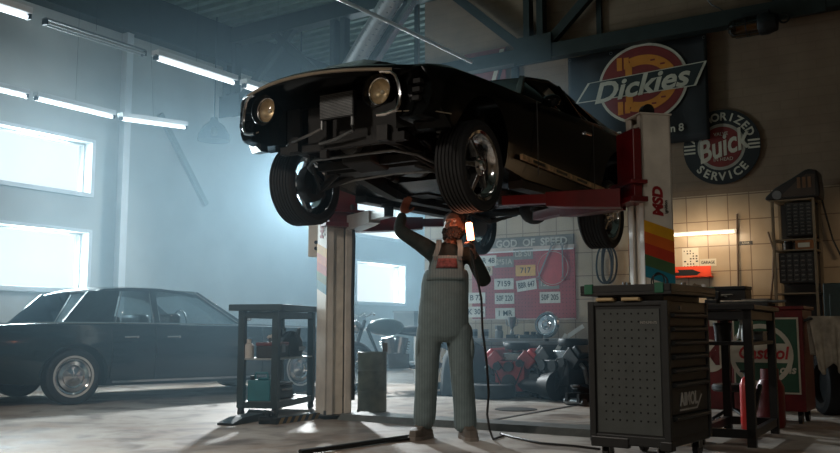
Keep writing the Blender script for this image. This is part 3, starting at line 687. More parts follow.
# upright lettering: on the camera-facing side of each post
for c, side in ((colL, -1), (colR, 1)):
    M = Matrix(((0,side*-1,0),(0,0,side),(1,0,0)))  # text X -> up, Y -> across, Z -> outward
    M = Matrix(((0, -1.0*(1 if side > 0 else -1)*-1, 0), (0, 0, 1.0*side), (1.0, 0, 0)))
    mb = MB(); add_text(mb, 'MSD', .115, (-.085, side*.1375, 1.81), M, depth=.0015, bold=.006, shear=.15)
    mb.build('logo_lettering', msd_red, c, smooth=False)
    mb = MB(); add_text(mb, 'ignition', .036, (-.085 + .065*(1 if side > 0 else -1)*-1, side*.1375, 1.77), M, depth=.0012, bold=.001)
    mb.build('logo_lettering', black_plastic, c, smooth=False)
# control box, cable hose, foot roller on the left post
cb = MB().bb((-.075, -.05, -.16), (.075, .05, .16)).build('control_box', post_paint, lift, bevel=.008); place(cb, W(317, 241, 8.95), -.5)
mb = MB()
for z in (-.02, -.08): mb.cyl((.03, -.05, z), (.03, -.065, z), .018, n=12)
mb.build('push_button', black_plastic, cb)
mb = MB().cyl((.0, -.052, -.03), (0, -.051, -.03), .01); 
hose = [W(352, 205, 8.6), W(354, 240, 8.55), W(352.5, 300, 8.55), W(353, 360, 8.58), W(353, 400, 8.6)]
MB().tube(hose, .016, 8).build('cable', black_plastic, lift)
fr = G(337, 417) + Vector((0, .06, .12)); MB().lathe([(0,-.02),(.085,-.02),(.085,.02),(0,.02)], fr, 'Y', 28).build('pulley', steel, lift)
MB().bb(fr + Vector((-.03, -.02, -.12)), fr + Vector((.03, .05, 0))).build('pulley_bracket', steel, lift)
# floor cover between the posts
dirv = (lp1-lp0).normalized(); cen = (lp0+lp1)/2; Lc = (lp1-lp0).length - .34
nrm = Vector((dirv.y, -dirv.x, 0)); nrm = nrm if nrm.y < 0 else -nrm
mb = MB(); rings = []
for e in (-Lc/2, Lc/2):
    rings.append([cen + dirv*e + nrm*q + Vector((0,0,z)) for q, z in ((-.21, 0), (-.15, .052), (.15, .052), (.21, 0))])
mb.loft(rings).build('floor_cover', mat('cover_plate', (112,116,114), .45, .3, .2, 10, bump=.1), lift, smooth=False)
# swing arms with pads
glare_m = mat('arm_glare', (190,190,188), .32, .55, .1, 6)  # window glare on a red arm, put into its colour as pale gloss
def arm(p0, p1, m=None, h=.15):
    m = m or red_paint
    p0, p1 = Vector(p0), Vector(p1); d = (p1-p0).normalized(); sx = d.cross(Vector((0,0,1))).normalized(); L = (p1-p0).length
    mb = MB(); rings = []
    for f, w, hh in ((0, .075, h), (.45, .07, h*.85), (.62, .06, h*.75)):
        c = p0 + d*L*f; rings.append([c+sx*w, c-sx*w, c-sx*w-Vector((0,0,hh)), c+sx*w-Vector((0,0,hh))])
    mb.loft(rings); a = mb.build('lift_arm', m, lift, smooth=False, bevel=.004)
    c0, c1 = p0 + d*L*.60 - Vector((0,0,.05)), p1 - Vector((0,0,.05))
    MB().beam(c0, c1, .09, .075).build('arm_extension', m, a, smooth=False)
    MB().cyl(p1 - Vector((0,0,.08)), p1 + Vector((0,0,.0)), .045, n=16).lathe([(0,0),(.065,0),(.065,.03),(0,.03)], p1, 'Z', 20).build('lift_pad', rubber, a)
    return a
def carw(u, v, w): return CAR_AT + Matrix.Rotation(CAR_RZ, 3, 'Z') @ Vector((v, -u, w))
Z = 1.915
def q(v, z=Z): return Vector((v.x, v.y, z))
arm(q(lp1 + Vector((-.16, .05, 0))), q(carw(-1.9, .42, 0)))
arm(q(lp1 + Vector((-.16, -.06, 0))), q(carw(-.85, .60, 0)))
arm(q(lp0 + Vector((.15, -.06, 0))), q(carw(-.95, -.60, 0)), glare_m)
arm(q(lp0 + Vector((.16, .06, 0))), q(carw(-2.0, -.42, 0)))

# ================================================================== oil drum
t = thing('oil_drum', 'dark dented steel drum standing behind the post of the lift', 'drum', G(372, 411.5), 0)
MB().lathe([(0,.0),(.142,.0),(.15,.012),(.147,.02),(.147,.2),(.153,.21),(.147,.22),(.147,.40),(.153,.41),(.147,.42),(.147,.585),(.152,.597),(.146,.60),(.138,.585),(.138,.30),(0,.30)], n=36).build('body', mat('drum_paint', (112,116,102), .5, .2, .35, 6), t)
MB().tube([(.09,.02,.3),(.11,.02,.55),(.13,.0,.66)], .013).bb((.105,-.02,.60),(.155,.02,.69)).build('paddle', mat('paddle_wood', (96,74,50), .7), t)

# ================================================================== cart at the left
ca = math.radians(76); cxv = Vector((math.cos(ca), math.sin(ca), 0)); cyv = Vector((-math.sin(ca), math.cos(ca), 0))
nc = G(276.5, 417.5)
cart = thing('workshop_cart', 'dark steel frame cart with a thick top and open shelves beside the lift post', 'cart', nc, ca)
cart_m = mat('cart_paint', (38,52,54), .45, .3, .2, 8)
CL, CW, CH = 1.02, .41, 1.065
mb = MB().bb((-.06, -.06, CH-.06), (CL+.02, CW+.08, CH)).build('worktop', cart_m, cart, smooth=False, bevel=.006)
for x in (.03, CL-.05):
    for y in (.03, CW-.03): MB().bb((x-.032, y-.032, .085), (x+.032, y+.032, CH-.06)).build('leg', cart_m, cart, smooth=False)
for z in (.11, CH-.10):
    mb = MB()
    for y in (.03, CW-.03): mb.bb((.0, y-.022, z-.03), (CL-.02, y+.022, z+.03))
    for x in (.03, CL-.05): mb.bb((x-.022, 0, z-.03), (x+.022, CW, z+.03))
    mb.build('rail', cart_m, cart, smooth=False)
for z in (.125, .535): MB().bb((.01, .01, z), (CL-.03, CW-.01, z+.016)).build('shelf', mat('shelf_grey', (140,146,146), .5, .2, .1), cart, smooth=False)
for x in (.03, CL-.05):
    for y in (.03, CW-.03):
        MB().cyl((x, y-.018, .04), (x, y+.018, .04), .04, n=18).bb((x-.02, y-.025, .04), (x+.02, y+.025, .09)).build('caster', black_plastic, cart)
def on_cart(x, y, z): return nc + cxv*x + cyv*y + Vector((0,0,z))
def ctool(name, label, cat, x, y, z, rz=0.0): return thing(name, label, cat, on_cart(x, y, z), ca+rz)
t = ctool('tool_box', 'black plastic tool box with a red lid on the middle shelf of the cart', 'tool box', .28, .17, .551, .1)
MB().bb((-.21,-.10,0),(.21,.10,.115)).build('box_body', black_plastic, t, bevel=.01)
MB().bb((-.215,-.105,.115),(.215,.105,.15)).build('lid', red_paint, t, bevel=.01)
MB().tube([(-.1,0,.15),(-.1,0,.185),(.1,0,.185),(.1,0,.15)], .010).build('handle', black_plastic, t)
MB().bb((-.06,-.112,.05),(.06,-.105,.13)).build('latch', steel, t)
t = ctool('canister', 'small white plastic canister at the outer end of the middle cart shelf', 'canister', .07, .33, .551)
MB().lathe([(0,0),(.05,0),(.052,.01),(.052,.12),(.03,.14),(.022,.145),(.022,.155),(0,.155)], n=20).build('body', white_paint, t); MB().cyl((0,0,.155),(0,0,.18),.024,n=14).build('cap', white_paint, t)
t = ctool('tool_bag', 'black canvas tool bag slumped on the middle shelf near the lift post', 'bag', .74, .17, .551, .15)
mb = MB(); rings = []
for z, a, b in ((0,.17,.11),(.05,.185,.125),(.15,.18,.115),(.2,.15,.09),(.24,.08,.05),(.25,.03,.02)): rings.append([(a*math.cos(i*PI/10)*(1+.04*math.sin(3*i)), b*math.sin(i*PI/10), z+.012*math.sin(2.1*i)) for i in range(20)])
mb.loft(rings).build('bag_body', mat('canvas_black', (22,25,26), .9, 0, .25, 20, bump=.3), t)
for s in (-1,1): MB().tube([(-.1,s*.06,.16),(-.07,s*.09,.28),(.05,s*.08,.29),(.1,s*.06,.16)], .011).build('handle', black_plastic, t)
MB().bb((-.14,-.125,.06),(.14,-.118,.10)).build('pocket_band', mat('grey_webbing', (120,122,120), .8), t)
t = ctool('jerry_can', 'teal plastic jerry can on the bottom shelf of the cart', 'jerry can', .13, .22, .141, .15)
MB().bb((-.085,-.11,0),(.085,.11,.20)).bb((-.06,-.09,.20),(.06,.02,.22)).build('can_body', mat('teal_plastic', (30,110,122), .45, 0, .1), t, bevel=.02)
MB().tube([(0,-.07,.21),(0,-.06,.265),(0,.05,.265),(0,.06,.21)], .013).build('handle', mat('teal_plastic', (30,110,122)), t)
MB().cyl((0,.085,.2),(0,.085,.24),.024,n=14).build('cap', black_plastic, t)
t = ctool('power_tool_case', 'black power tool case on the bottom shelf in front of the teal can', 'case', .42, .2, .141, -.1)
MB().bb((-.16,-.12,0),(.16,.12,.13)).build('case_body', black_plastic, t, bevel=.02)
MB().bb((-.162,-.122,.13),(.162,.122,.165)).build('lid', black_plastic, t, bevel=.015)
MB().tube([(-.07,-.122,.09),(-.07,-.16,.1),(.07,-.16,.1),(.07,-.122,.09)], .010).build('handle', steel, t)
t = ctool('angle_grinder', 'dark angle grinder with a bright guard lying at the post end of the bottom shelf', 'grinder', .78, .18, .141, .4)
MB().cyl((-.18,0,.05),(.08,0,.05),.036,.032,16).cyl((.08,0,.05),(.15,0,.055),.042,.03,16).cyl((.12,0,.05),(.12,0,.0),.03).build('motor_body', mat('tool_blue', (30,70,80), .5), t)
MB().lathe([(.0,.0),(.07,.0),(.07,.012),(0,.012)], (.12,0,.0), 'Z', 24).build('guard', steel, t); MB().cyl((.1,0,.05),(.1,.12,.07),.014).build('side_handle', black_plastic, t)
# paper rag lump
t = ctool('rag', 'crumpled pale rag on top of the red lidded tool box', 'rag', .27, .17, .737)
random.seed(3); mb = MB(); mb.ball((0,0,.0), (.07,.05,.035), 14, 8); mb.v = [(x*(1+random.uniform(-.2,.2)), y*(1+random.uniform(-.2,.2)), max(0,z*(1+random.uniform(-.4,.5)))) for x,y,z in mb.v]; mb.build('cloth', white_paint, t)
# flat jack leg + striped bar on the floor before the cart
a = G(225, 425.5); b = G(262, 419)
t = thing('floor_wedge', 'low black steel runner lying on the floor before the cart', 'runner', a, math.atan2((b-a).y, (b-a).x))
L = (b-a).length; MB().prism([(0,0),(L,0),(L,.07),(L*.3,.055),(0,.02)], -.08, .08, Matrix(((1,0,0),(0,0,-1),(0,1,0)))).build('runner_body', black_plastic, t, smooth=False)
MB().cyl((L*.9,-.1,.05),(L*.9,.1,.05),.04).build('roller', dark_metal, t)
a = G(273, 424.5); b = G(316, 418.5); L = (b-a).length
t = thing('striped_bar', 'black and yellow striped safety bar on the floor before the cart', 'safety bar', a, math.atan2((b-a).y, (b-a).x))
MB().bb((0,-.035,0),(L,.035,.055)).build('bar_body', black_plastic, t, smooth=False)
mb = MB()
for k in range(6):
    x = .03 + k*L/6; mb.prism([(x,0.002),(x+.05,.002),(x+.09,.053),(x+.04,.053)], .0352, .037, Matrix(((1,0,0),(0,0,-1),(0,1,0))))
mb.build('stripe', mat('safety_yellow', (150,120,60), .5), t, smooth=False)
t = thing('floor_valve', 'small pipe coupling on the floor between the runner and the striped bar', 'pipe fitting', G(268, 424), .3)
MB().cyl((-.08,0,.035),(.08,0,.035),.035).cyl((0,0,.03),(0,.0,.09),.022).ring((0,0,.1),.04,.008).build('fitting', dark_metal, t)
# ================================================================== mechanic under the car
SC = 1/129.3; PX0 = 443.0
pz = Vector(((PX0-420)/900*6.98, 6.98, 0))
man = thing('person', 'person in grey striped bib overalls under the raised car, one arm up', 'person', pz, 0)
def J(px, py, y=0.0): return Vector(((px-PX0)*SC, y, .82+(HOR-py)*SC))
def skin(chains, sub=2, sym=None):
    """chains: list of [(point, rx, ry)], first vertex of later chains may name an index to join"""
    me = bpy.data.meshes.new('s'); vs = []; es = []; rad = []
    for ch in chains:
        prev = None
        for item in ch:
            if isinstance(item, int): prev = item; continue
            p, rx, ry = item; vs.append(tuple(p)); rad.append((rx, ry)); i = len(vs)-1
            if prev is not None: es.append((prev, i))
            prev = i
    me.from_pydata(vs, es, []); o = bpy.data.objects.new('s', me); C.objects.link(o)
    m = o.modifiers.new('skin', 'SKIN'); m.use_smooth_shade = True; m.branch_smoothing = .6
    if not me.skin_vertices: me.attributes  # layer is made with the modifier below
    bm = bmesh.new(); bm.from_mesh(me); lay = bm.verts.layers.skin.verify(); bm.verts.ensure_lookup_table()
    for v, (rx, ry) in zip(bm.verts, rad): v[lay].radius = (rx, ry); v[lay].use_root = False
    bm.verts[0][lay].use_root = True; bm.to_mesh(me); bm.free()
    s = o.modifiers.new('ss', 'SUBSURF'); s.levels = sub; s.render_levels = sub
    bpy.context.view_layer.update(); dg = bpy.context.evaluated_depsgraph_get()
    r = bpy.data.meshes.new_from_object(o.evaluated_get(dg)); bpy.data.objects.remove(o)
    out = ([tuple(v.co) for v in r.vertices], [tuple(p.vertices) for p in r.polygons]); bpy.data.meshes.remove(r); return out
def skins(mb, chains, sub=2):
    flat = [it for ch in chains for it in ch if not isinstance(it, int)]
    for ch in chains:
        c2 = list(ch)
        if isinstance(c2[0], int): p_, a_, b_ = flat[c2[0]]; c2[0] = (p_, min(a_, c2[1][1]), min(b_, c2[1][2]))
        mb.add(*skin([c2], sub))
def remesh(mb, name, m, parent, vox, smooth=4):
    o = mb.build(name, m, parent); r = o.modifiers.new('r', 'REMESH'); r.mode = 'VOXEL'; r.voxel_size = vox
    s = o.modifiers.new('sm', 'SMOOTH'); s.iterations = smooth; s.factor = .5; bake(o); o.data.shade_smooth()
    if not o.data.materials: o.data.materials.append(m)
    return o
pel, wai, che, nek = J(443,320), J(444,296), J(447,265), J(450,244, .01)
hd = J(454, 227, -.02)
shR, elR, wrR = J(429,249,.0), J(398,229,.06), J(402,210,.20)
shL, elL, wrL = J(470,252,-.02), J(485,284,-.06), J(472,259,-.24)
hpR, knR, anR = J(432,324), J(427,372,-.03), J(424,428,.02)
hpL, knL, anL = J(457,324), J(461,372,-.03), J(465,429,.0)
skin_m = mat('skin', (122,84,68), .55, 0, .12, 18); 
glove = mat('dark_glove', (30,26,24), .7, 0, .2, 20)
mb = MB(); body_ch = [[(pel,.15,.11),(wai,.14,.105),(che,.155,.11),(nek,.055,.055),(J(452,236,-.01),.052,.055)],
   [2,(shR,.07,.065),((shR*.5+elR*.5),.05,.05),(elR,.042,.042),((elR+wrR)/2,.038,.038),(wrR,.028,.026)],
   [2,(shL,.07,.065),((shL+elL)/2,.05,.05),(elL,.043,.043),((elL+wrL)/2,.038,.038),(wrL,.028,.026)],
   [0,(hpR,.095,.095),(knR,.06,.062),(anR,.042,.045)], [0,(hpL,.095,.095),(knL,.06,.062),(anL,.042,.045)]]
skins(mb, body_ch)
# head: looks up to the lamp side
HM = Matrix.Rotation(-.35, 3, 'Z') @ Matrix.Rotation(-.30, 3, 'X') @ Matrix.Rotation(-.06, 3, 'Y')
def H(x, y, z): return hd + HM @ Vector((x, y, z))
def hb(mb, x, y, z, r): return mb.ball(H(x,y,z), r, 18, 12, HM)
hb(mb, 0, .012, .025, (.077,.096,.100)); hb(mb, 0, -.028, -.045, (.058,.062,.066)); hb(mb, 0, -.062, -.088, (.030,.026,.022))
hb(mb, 0, -.082, .030, (.052,.016,.012))   # brow
mb.loft([[H(-.008,-.082,.022),H(.008,-.082,.022),H(.006,-.094,.018)], [H(-.018,-.085,-.022),H(.018,-.085,-.022),H(0,-.118,-.020)], [H(-.012,-.085,-.030),H(.012,-.085,-.030),H(0,-.098,-.030)]])
for s in (-1,1):
    hb(mb, s*.078, .012, .0, (.010,.020,.032)); hb(mb, s*.034, -.072, -.015, (.022,.016,.016))
hb(mb, 0, -.088, -.052, (.024,.010,.006)); hb(mb, 0, -.086, -.062, (.020,.010,.006))
# hands: palm and five bent fingers
def hand(mb, w, d, n, thumb, curl=.5, spread=.15, s=1.0):
    """w wrist, d pointing along the palm, n palm normal (finger curl side), thumb side vector"""
    d = d.normalized(); n = (n - d*n.dot(d)).normalized(); t = thumb - d*thumb.dot(d) - n*thumb.dot(n); t.normalize()
    pc = w + d*.05*s
    M = Matrix((t, d, n)).transposed(); mb.ball(pc, (.040*s,.052*s,.018*s), 16, 10, M)
    for k, (off, ln) in enumerate(((.028,.072),(.010,.080),(-.009,.075),(-.027,.058))):
        p = w + d*.088*s + t*off*s; pts = [(w + d*.05*s + t*off*s*.8, .012*s, .011*s), (p, .011*s, .010*s)]; a = curl*.35; dd = d + t*off*spread*8
        for j, f in enumerate((.45,.32,.25)):
            a += curl*(.35 if j == 0 else .55); q_ = (dd*math.cos(a) + n*math.sin(a)).normalized(); p = p + q_*ln*f*s*1.05; pts.append((p, (.0098-.001*j)*s, (.0095-.001*j)*s))
        mb.add(*skin([pts], 1))
    b = w + d*.022*s + t*.022*s; pts = [(b, .014*s, .013*s)]; p = b
    for j, f in enumerate((.035,.03,.026)):
        q_ = (t*(.75-.28*j) + d*.65 + n*(.25+.35*curl*j)).normalized(); p = p + q_*f*s; pts.append((p, (.0125-.0015*j)*s, (.012-.0015*j)*s))
    mb.add(*skin([pts], 1))
dR = (J(405,199,.24) - wrR); hand(mb, wrR, dR, Vector((.3,-1,.1)), Vector((1,0,0)), .45)
gripc = J(470, 248, -.27)
dL = Vector((-.15,-.25,.95)); hand(mb, wrL, gripc - wrL + Vector((0,0,.05)), Vector((-1,-.35,.1)), Vector((0,-.6,.8)), 1.25)
body_p = remesh(mb, 'body', skin_m, man, .0075, 3)
# hair, beard
hair_m = mat('dark_hair', (28,20,17), .8, 0, .35, 60, bump=.5)
mb = MB(); random.seed(5)
mb.ball(H(0,.025,.050), (.086,.092,.088), 26, 16, HM); mb.ball(H(0,.055,.0), (.078,.065,.085), 22, 14, HM)
mb.v = [tuple(Vector(v) + Vector((random.uniform(-1,1), random.uniform(-1,1), random.uniform(-1,1)))*.005) for v in mb.v]
for k in range(60):
    a = random.uniform(0,2*PI); e = random.uniform(-.1,1.4); mb.ball(H(.083*math.cos(e)*math.cos(a), .03+.085*math.cos(e)*math.sin(a), .055+.082*math.sin(e)) if math.sin(a) > -.6 or e > .7 else H(0,.06,.08), random.uniform(.010,.018), 6, 5)
mb.build('hair', hair_m, man)
mb = MB()
for k in range(70):
    a = random.uniform(-1.35,1.35); zz = random.uniform(-.115,-.035); rr_ = .062 + .012*(1 - abs(zz+.06)/.06)
    mb.ball(H(math.sin(a)*rr_*.95, -.030-math.cos(a)*rr_*.95 + .0, zz - .015*math.cos(a)), random.uniform(.010,.016), 7, 5)
mb.build('beard', hair_m, man)
for s in (-1,1):
    e = MB().ball(H(s*.031,-.081,.012), (.012,.010,.010), 10, 8, HM).build('eye', mat('eye_white', (190,180,170), .3), man)
    MB().ball(H(s*.031,-.090,.014), .005, 8, 6).build('iris', black_plastic, e)
# sweater
sweat = mat('dark_green_sweater', (27,38,37), .9, 0, .25, 22, bump=.25)
mb = MB(); skins(mb, [[(wai - Vector((0,0,.05)),.15,.115),(wai,.15,.115),(che,.168,.122),(J(449,249),.10,.09),(J(450.5,242,.01),.066,.064)],
   [2,(shR,.083,.08),((shR+elR)/2,.066,.064),(elR,.058,.058),((elR+wrR)/2,.050,.050),(wrR,.038,.037)],
   [2,(shL,.083,.08),((shL+elL)/2,.066,.066),(elL,.060,.062),((elL+wrL)/2,.053,.053),(wrL,.040,.040)]])
remesh(mb, 'sweater', sweat, man, .011, 5)
# overalls: pinstriped
ov = bpy.data.materials.new('striped_denim'); ov.use_nodes = True; nt, p = nodes_of(ov); p.inputs['Roughness'].default_value = .9
tc = nt.nodes.new('ShaderNodeTexCoord'); wv = nt.nodes.new('ShaderNodeTexWave'); wv.bands_direction = 'X'; wv.inputs['Scale'].default_value = 26; wv.inputs['Distortion'].default_value = .6; wv.inputs['Detail'].default_value = 1
rp = nt.nodes.new('ShaderNodeValToRGB'); rp.color_ramp.elements[0].color = lin((98,114,116)); rp.color_ramp.elements[1].color = lin((126,143,145)); rp.color_ramp.elements[0].position = .25; rp.color_ramp.elements[1].position = .7
nt.links.new(tc.outputs['Object'], wv.inputs['Vector']); nt.links.new(wv.outputs['Fac'], rp.inputs['Fac'])
nz = nt.nodes.new('ShaderNodeTexNoise'); nz.inputs['Scale'].default_value = 14; nz.inputs['Detail'].default_value = 4; nt.links.new(tc.outputs['Object'], nz.inputs['Vector'])
mx = nt.nodes.new('ShaderNodeMixRGB'); mx.blend_type = 'MULTIPLY'; mx.inputs['Fac'].default_value = .4; nt.links.new(rp.outputs[0], mx.inputs[1]); nt.links.new(nz.outputs['Fac'], mx.inputs[2]); nt.links.new(mx.outputs[0], p.inputs['Base Color'])
bp = nt.nodes.new('ShaderNodeBump'); bp.inputs['Strength'].default_value = .5; bp.inputs['Distance'].default_value = .02; n4 = nt.nodes.new('ShaderNodeTexNoise'); n4.inputs['Scale'].default_value = 7; n4.inputs['Detail'].default_value = 3; n4.inputs['Distortion'].default_value = 1.0
nt.links.new(tc.outputs['Object'], n4.inputs['Vector']); nt.links.new(n4.outputs['Fac'], bp.inputs['Height']); nt.links.new(bp.outputs['Normal'], p.inputs['Normal'])
mb = MB(); mb.loft([[Vector((c.x + rx*math.copysign(abs(math.cos(i*PI/14))**.8, math.cos(i*PI/14)), c.y + ry*math.copysign(abs(math.sin(i*PI/14))**.8, math.sin(i*PI/14)), c.z)) for i in range(28)] for c, rx, ry in ((J(443,342),.10,.10),(J(443,336),.175,.13),(J(443,322),.198,.14),(J(443.5,308),.192,.138),(J(444.5,296),.186,.136),(J(445,284),.184,.140),(J(446,275),.176,.140),(J(446.5,270),.160,.134))])
skins(mb, [[(J(430,322),.10,.11),(J(430,330),.115,.12),(J(427,352,-.01),.105,.110),(knR,.097,.100),(J(425,405),.094,.098),(J(423.5,430),.098,.105)],
   [(J(459,322),.10,.11),(J(459,330),.115,.12),(J(460,352,-.01),.105,.110),(knL,.097,.100),(J(464,405),.094,.098),(J(465,431.5),.098,.105)]])
over = remesh(mb, 'overalls', ov, man, .011, 4)
def bibf(a, b):
    hw = .150 - .045*b; x = (2*a-1)*hw; c = J(445.5 + 1.5*b, 281 - 24*b)
    return (c.x + x, -.142 + .010*b + .55*x*x*2.0, c.z)
MB().grid(bibf, 10, 8).build('bib', ov, over, solid=.012)
mb = MB().grid(lambda a, b: tuple(Vector(bibf(.18+.64*a, .48+.40*b)) + Vector((0,-.010,0))), 8, 4); mb.build('chest_patch', mat('patch_red', (112,62,62), .8, 0, .35, 40), over, solid=.004)
for s in (-1,1):
    top = (shR if s < 0 else shL)
    x1 = J(447,257).x + s*.095
    MB().loft([[Vector((x+ dx, y, z)) + o_ for dx, o_ in ((-.02, Vector((0,-.005,0))), (.02, Vector((0,-.005,0))), (.02, Vector((0,.004,0))), (-.02, Vector((0,.004,0))))] for x, y, z in ((x1, -.135, J(0,258).z), (J(449,0).x+s*.085, -.122, J(0,249).z), (J(449,0).x+s*.078, -.075, J(0,241).z), (J(449,0).x+s*.075, .0, J(0,239.5).z), (J(449,0).x+s*.07, .10, J(0,246).z), (J(447,0).x+s*.05, .135, J(0,270).z))]).build('strap', ov, over)
    MB().lathe([(0,0),(.014,0),(.014,.006),(0,.006)], (x1, -.142, J(0,260).z), 'Y', 14).build('buckle', steel, over)
    kn = J(418 if s < 0 else 471, 348, -.02); 
    MB().ball(kn, (.022,.075,.095), 14, 10).build('cargo_pocket', ov, over)
# shoes
shoe_m = mat('shoe_leather', (98,90,82), .6, 0, .25, 16); sole_m = mat('shoe_sole', (120,112,104), .7)
for an, yaw in ((anR, -.5), (anL, .25)):
    MZ = Matrix.Rotation(yaw, 3, 'Z'); o = Vector((an.x, an.y, 0))
    def fp(k): return [(.040,.075),(.048,.03),(.045,-.03),(.052,-.10),(.050,-.15),(.03,-.19),(-.025,-.19),(-.048,-.15),(-.050,-.10),(-.043,-.03),(-.046,.03),(-.038,.075)]
    mb = MB(); rings = []
    for z, sc_, tz in ((.022,1,0),(.05,.98,0),(.075,.9,-.02),(.095,.74,.02),(.12,.6,.045),(.15,.55,.05)):
        rings.append([o + MZ @ Vector((x*sc_, (y*sc_ if z < .08 else max(y*sc_, -.10))+tz*.5, z)) for x, y in fp(0)])
    sh_ = mb.loft(rings).build('shoe', shoe_m, man)
    MB().loft([[o + MZ @ Vector((x*1.06, y*1.04, z)) for x, y in fp(0)] for z in (0, .026)]).build('sole', sole_m, sh_, smooth=False)
# ================================================================== hand lamp with cable
t = thing('work_lamp', 'glowing orange-white hand-held work lamp with a black cable, in the mechanic\'s hand', 'work lamp', pz + J(470, 250, -.275), 0)
up_ = (J(467.2,229,-.30) - J(470,250,-.275)); ul = up_.length; Mq = up_.to_track_quat('Z','Y').to_matrix()
MB().lathe([(0,-.09),(.012,-.09),(.015,-.05),(.019,-.02),(.019,.03),(.024,.04),(.024,.05),(0,.05)], M=Mq, n=18).build('grip', black_plastic, t)
MB().lathe([(0,.05),(.026,.05),(.026,.175),(.015,.185),(0,.185)], M=Mq, n=20).build('light_tube', emis('work_light', (255,150,105), 14), t)
MB().lathe([(0,.185),(.02,.185),(.02,.20),(.006,.21),(0,.21)], M=Mq, n=16).tube([Mq @ Vector((0,0,.205)), Mq @ Vector((0,.0,.235)), Mq @ Vector((.02,0,.24))], .004).build('hook_cap', black_plastic, t)
off = t.location
cb_ = [off + Mq @ Vector((0,0,-.09)), pz + J(474,275,-.27), pz + J(479,300,-.26), pz + J(480,330,-.25), pz + J(484,360,-.22), pz + J(486,390,-.2), pz + J(484,410,-.22), pz + J(486,424,-.25)]
cb_ += [G(493, 439, .01), G(503, 436, .01), G(500, 433.5, .01), G(512, 437, .01), G(540, 443, .01), G(575, 446, .01), G(600, 449, .01)]
cb_ = [p_ - off for p_ in cb_]
MB().tube(cb_, .0085, 8).build('cable', black_plastic, t)
pl = bpy.data.lights.new('work_light_glow', 'POINT'); pl.energy = 1.1; pl.color = (1,.42,.25); pl.shadow_soft_size = .03
po = bpy.data.objects.new('work_light_glow', pl); C.objects.link(po); po.location = off + Mq @ Vector((-.045,-.05,.12))
# hose lying on the floor
t = tag(MB().tube([G(300,452,.02), G(340,447,.02), G(380,441,.02), G(405,437.5,.02), G(425,434.5,.02)], .018, 8).build('air_hose', black_plastic), 'black air hose lying on the floor leading to the mechanic\'s feet', 'hose')
t = tag(MB().tube([G(318,451,.015), G(350,446.5,.015), G(388,441,.015), G(412,438.5,.015)], .010, 8).build('extension_lead', black_plastic), 'thin black cord on the floor running alongside the air hose', 'cord')
# ================================================================== black tool chest
XF = Matrix(((0,0,1),(1,0,0),(0,1,0)))      # text on a face looking to +X
chest_m = mat('chest_black', (26,28,28), .5, .1, .12, 12); chest_pm = mat('chest_panel', (62,66,64), .55, .1, .1, 10)
ct = thing('tool_chest', 'tall black roller tool chest with a perforated side panel and a lettered drawer', 'tool chest', (1.50, 5.50, 0), -math.radians(37))
DX, DY, Z0, Z1 = .50, .68, .125, 1.0
MB().bb((-DX, 0, Z0), (-.02, DY, Z1)).build('cabinet_body', chest_m, ct, smooth=False, bevel=.006)
pp_ = MB().bb((-DX+.035, -.006, Z0+.06), (-.045, .0, Z1-.05)).build('side_panel', chest_pm, ct, smooth=False)
mb = MB()
for i in range(8):
    for j in range(14):
        x = -DX+.09+i*.046; z = Z0+.14+j*.0505; mb.cyl((x, -.0075, z), (x, -.0055, z), .0062, n=8)
mb.build('hole_pattern', mat('hole_dark', (7,8,8), .9, 0, .05), pp_, smooth=False)
mb = MB(); add_text(mb, 'INSTRUMENTS', .022, (-.115, -.0075, Z1-.135), FACE, depth=.001, width=.75); mb.build('maker_lettering', mat('print_grey', (150,148,140), .6), pp_, smooth=False)
mb = MB().bb((-DX-.012, -.012, Z0-.012), (.0, DY+.01, Z0+.05))
for x, y in ((-DX, 0), (-.01, 0), (-.01, DY), (-DX, DY)): mb.bb((x-.022, y-.016, Z0), (x+.022, y+.016, Z1))
mb.bb((-DX-.01, -.012, Z1-.03), (.0, DY+.01, Z1)).build('corner_frame', chest_m, ct, smooth=False, bevel=.006)
for lo, hi in (((-DX-.016, -.02, Z0-.03), (-DX+.24, .02, Z0+.035)), ((-.06, -.02, Z0-.03), (.016, .05, Z0+.03))): MB().bb(lo, hi).build('bumper', black_plastic, ct, smooth=False, bevel=.008)
rows = [(.165,.30), (.305,.50), (.505,.585), (.59,.67), (.675,.755), (.76,.84), (.845,.925)]
for k, (a, b) in enumerate(rows):
    dr = MB().bb((-.03, .035, a), (.004, DY-.035, b)).build('drawer', chest_m, ct, smooth=False, bevel=.004)
    MB().loft([[Vector((x, y, z)) for x, z in ((.004, b-.034), (.030, b-.022), (.034, b-.006), (.004, b))] for y in (.05, DY-.05)]).build('handle', mat('handle_satin', (44,46,46), .35, .4), dr, bevel=.003)
    if k == 1:
        pl_ = MB().prism([(-.17,-.045),(.11,-.045),(.19,.03),(.17,.052),(-.19,.052)], .004, .0065, XF, (0,.34,a+.075)).build('logo_plate', mat('plate_dark', (30,32,32), .4), dr, smooth=False)
        mb = MB().prism([(-.19,-.055),(.11,-.055),(.20,.03),(.18,.03),(.10,-.045),(-.19,-.045)], .0066, .008, XF, (0,.34,a+.075)); add_text(mb, 'AIMOL', .11, (.0068, .31, a+.085), XF, depth=.0015, bold=.003, width=.9); mb.build('logo_lettering', mat('silver_print', (170,172,170), .4, .3), pl_, smooth=False)
mb = MB().bb((-.02, .03, .93), (.006, DY-.03, .985)); mb.build('lock_strip', black_plastic, ct, smooth=False)
MB().cyl((.005, .2, .957), (.014, .2, .957), .014, n=14).build('lock', steel, ct)
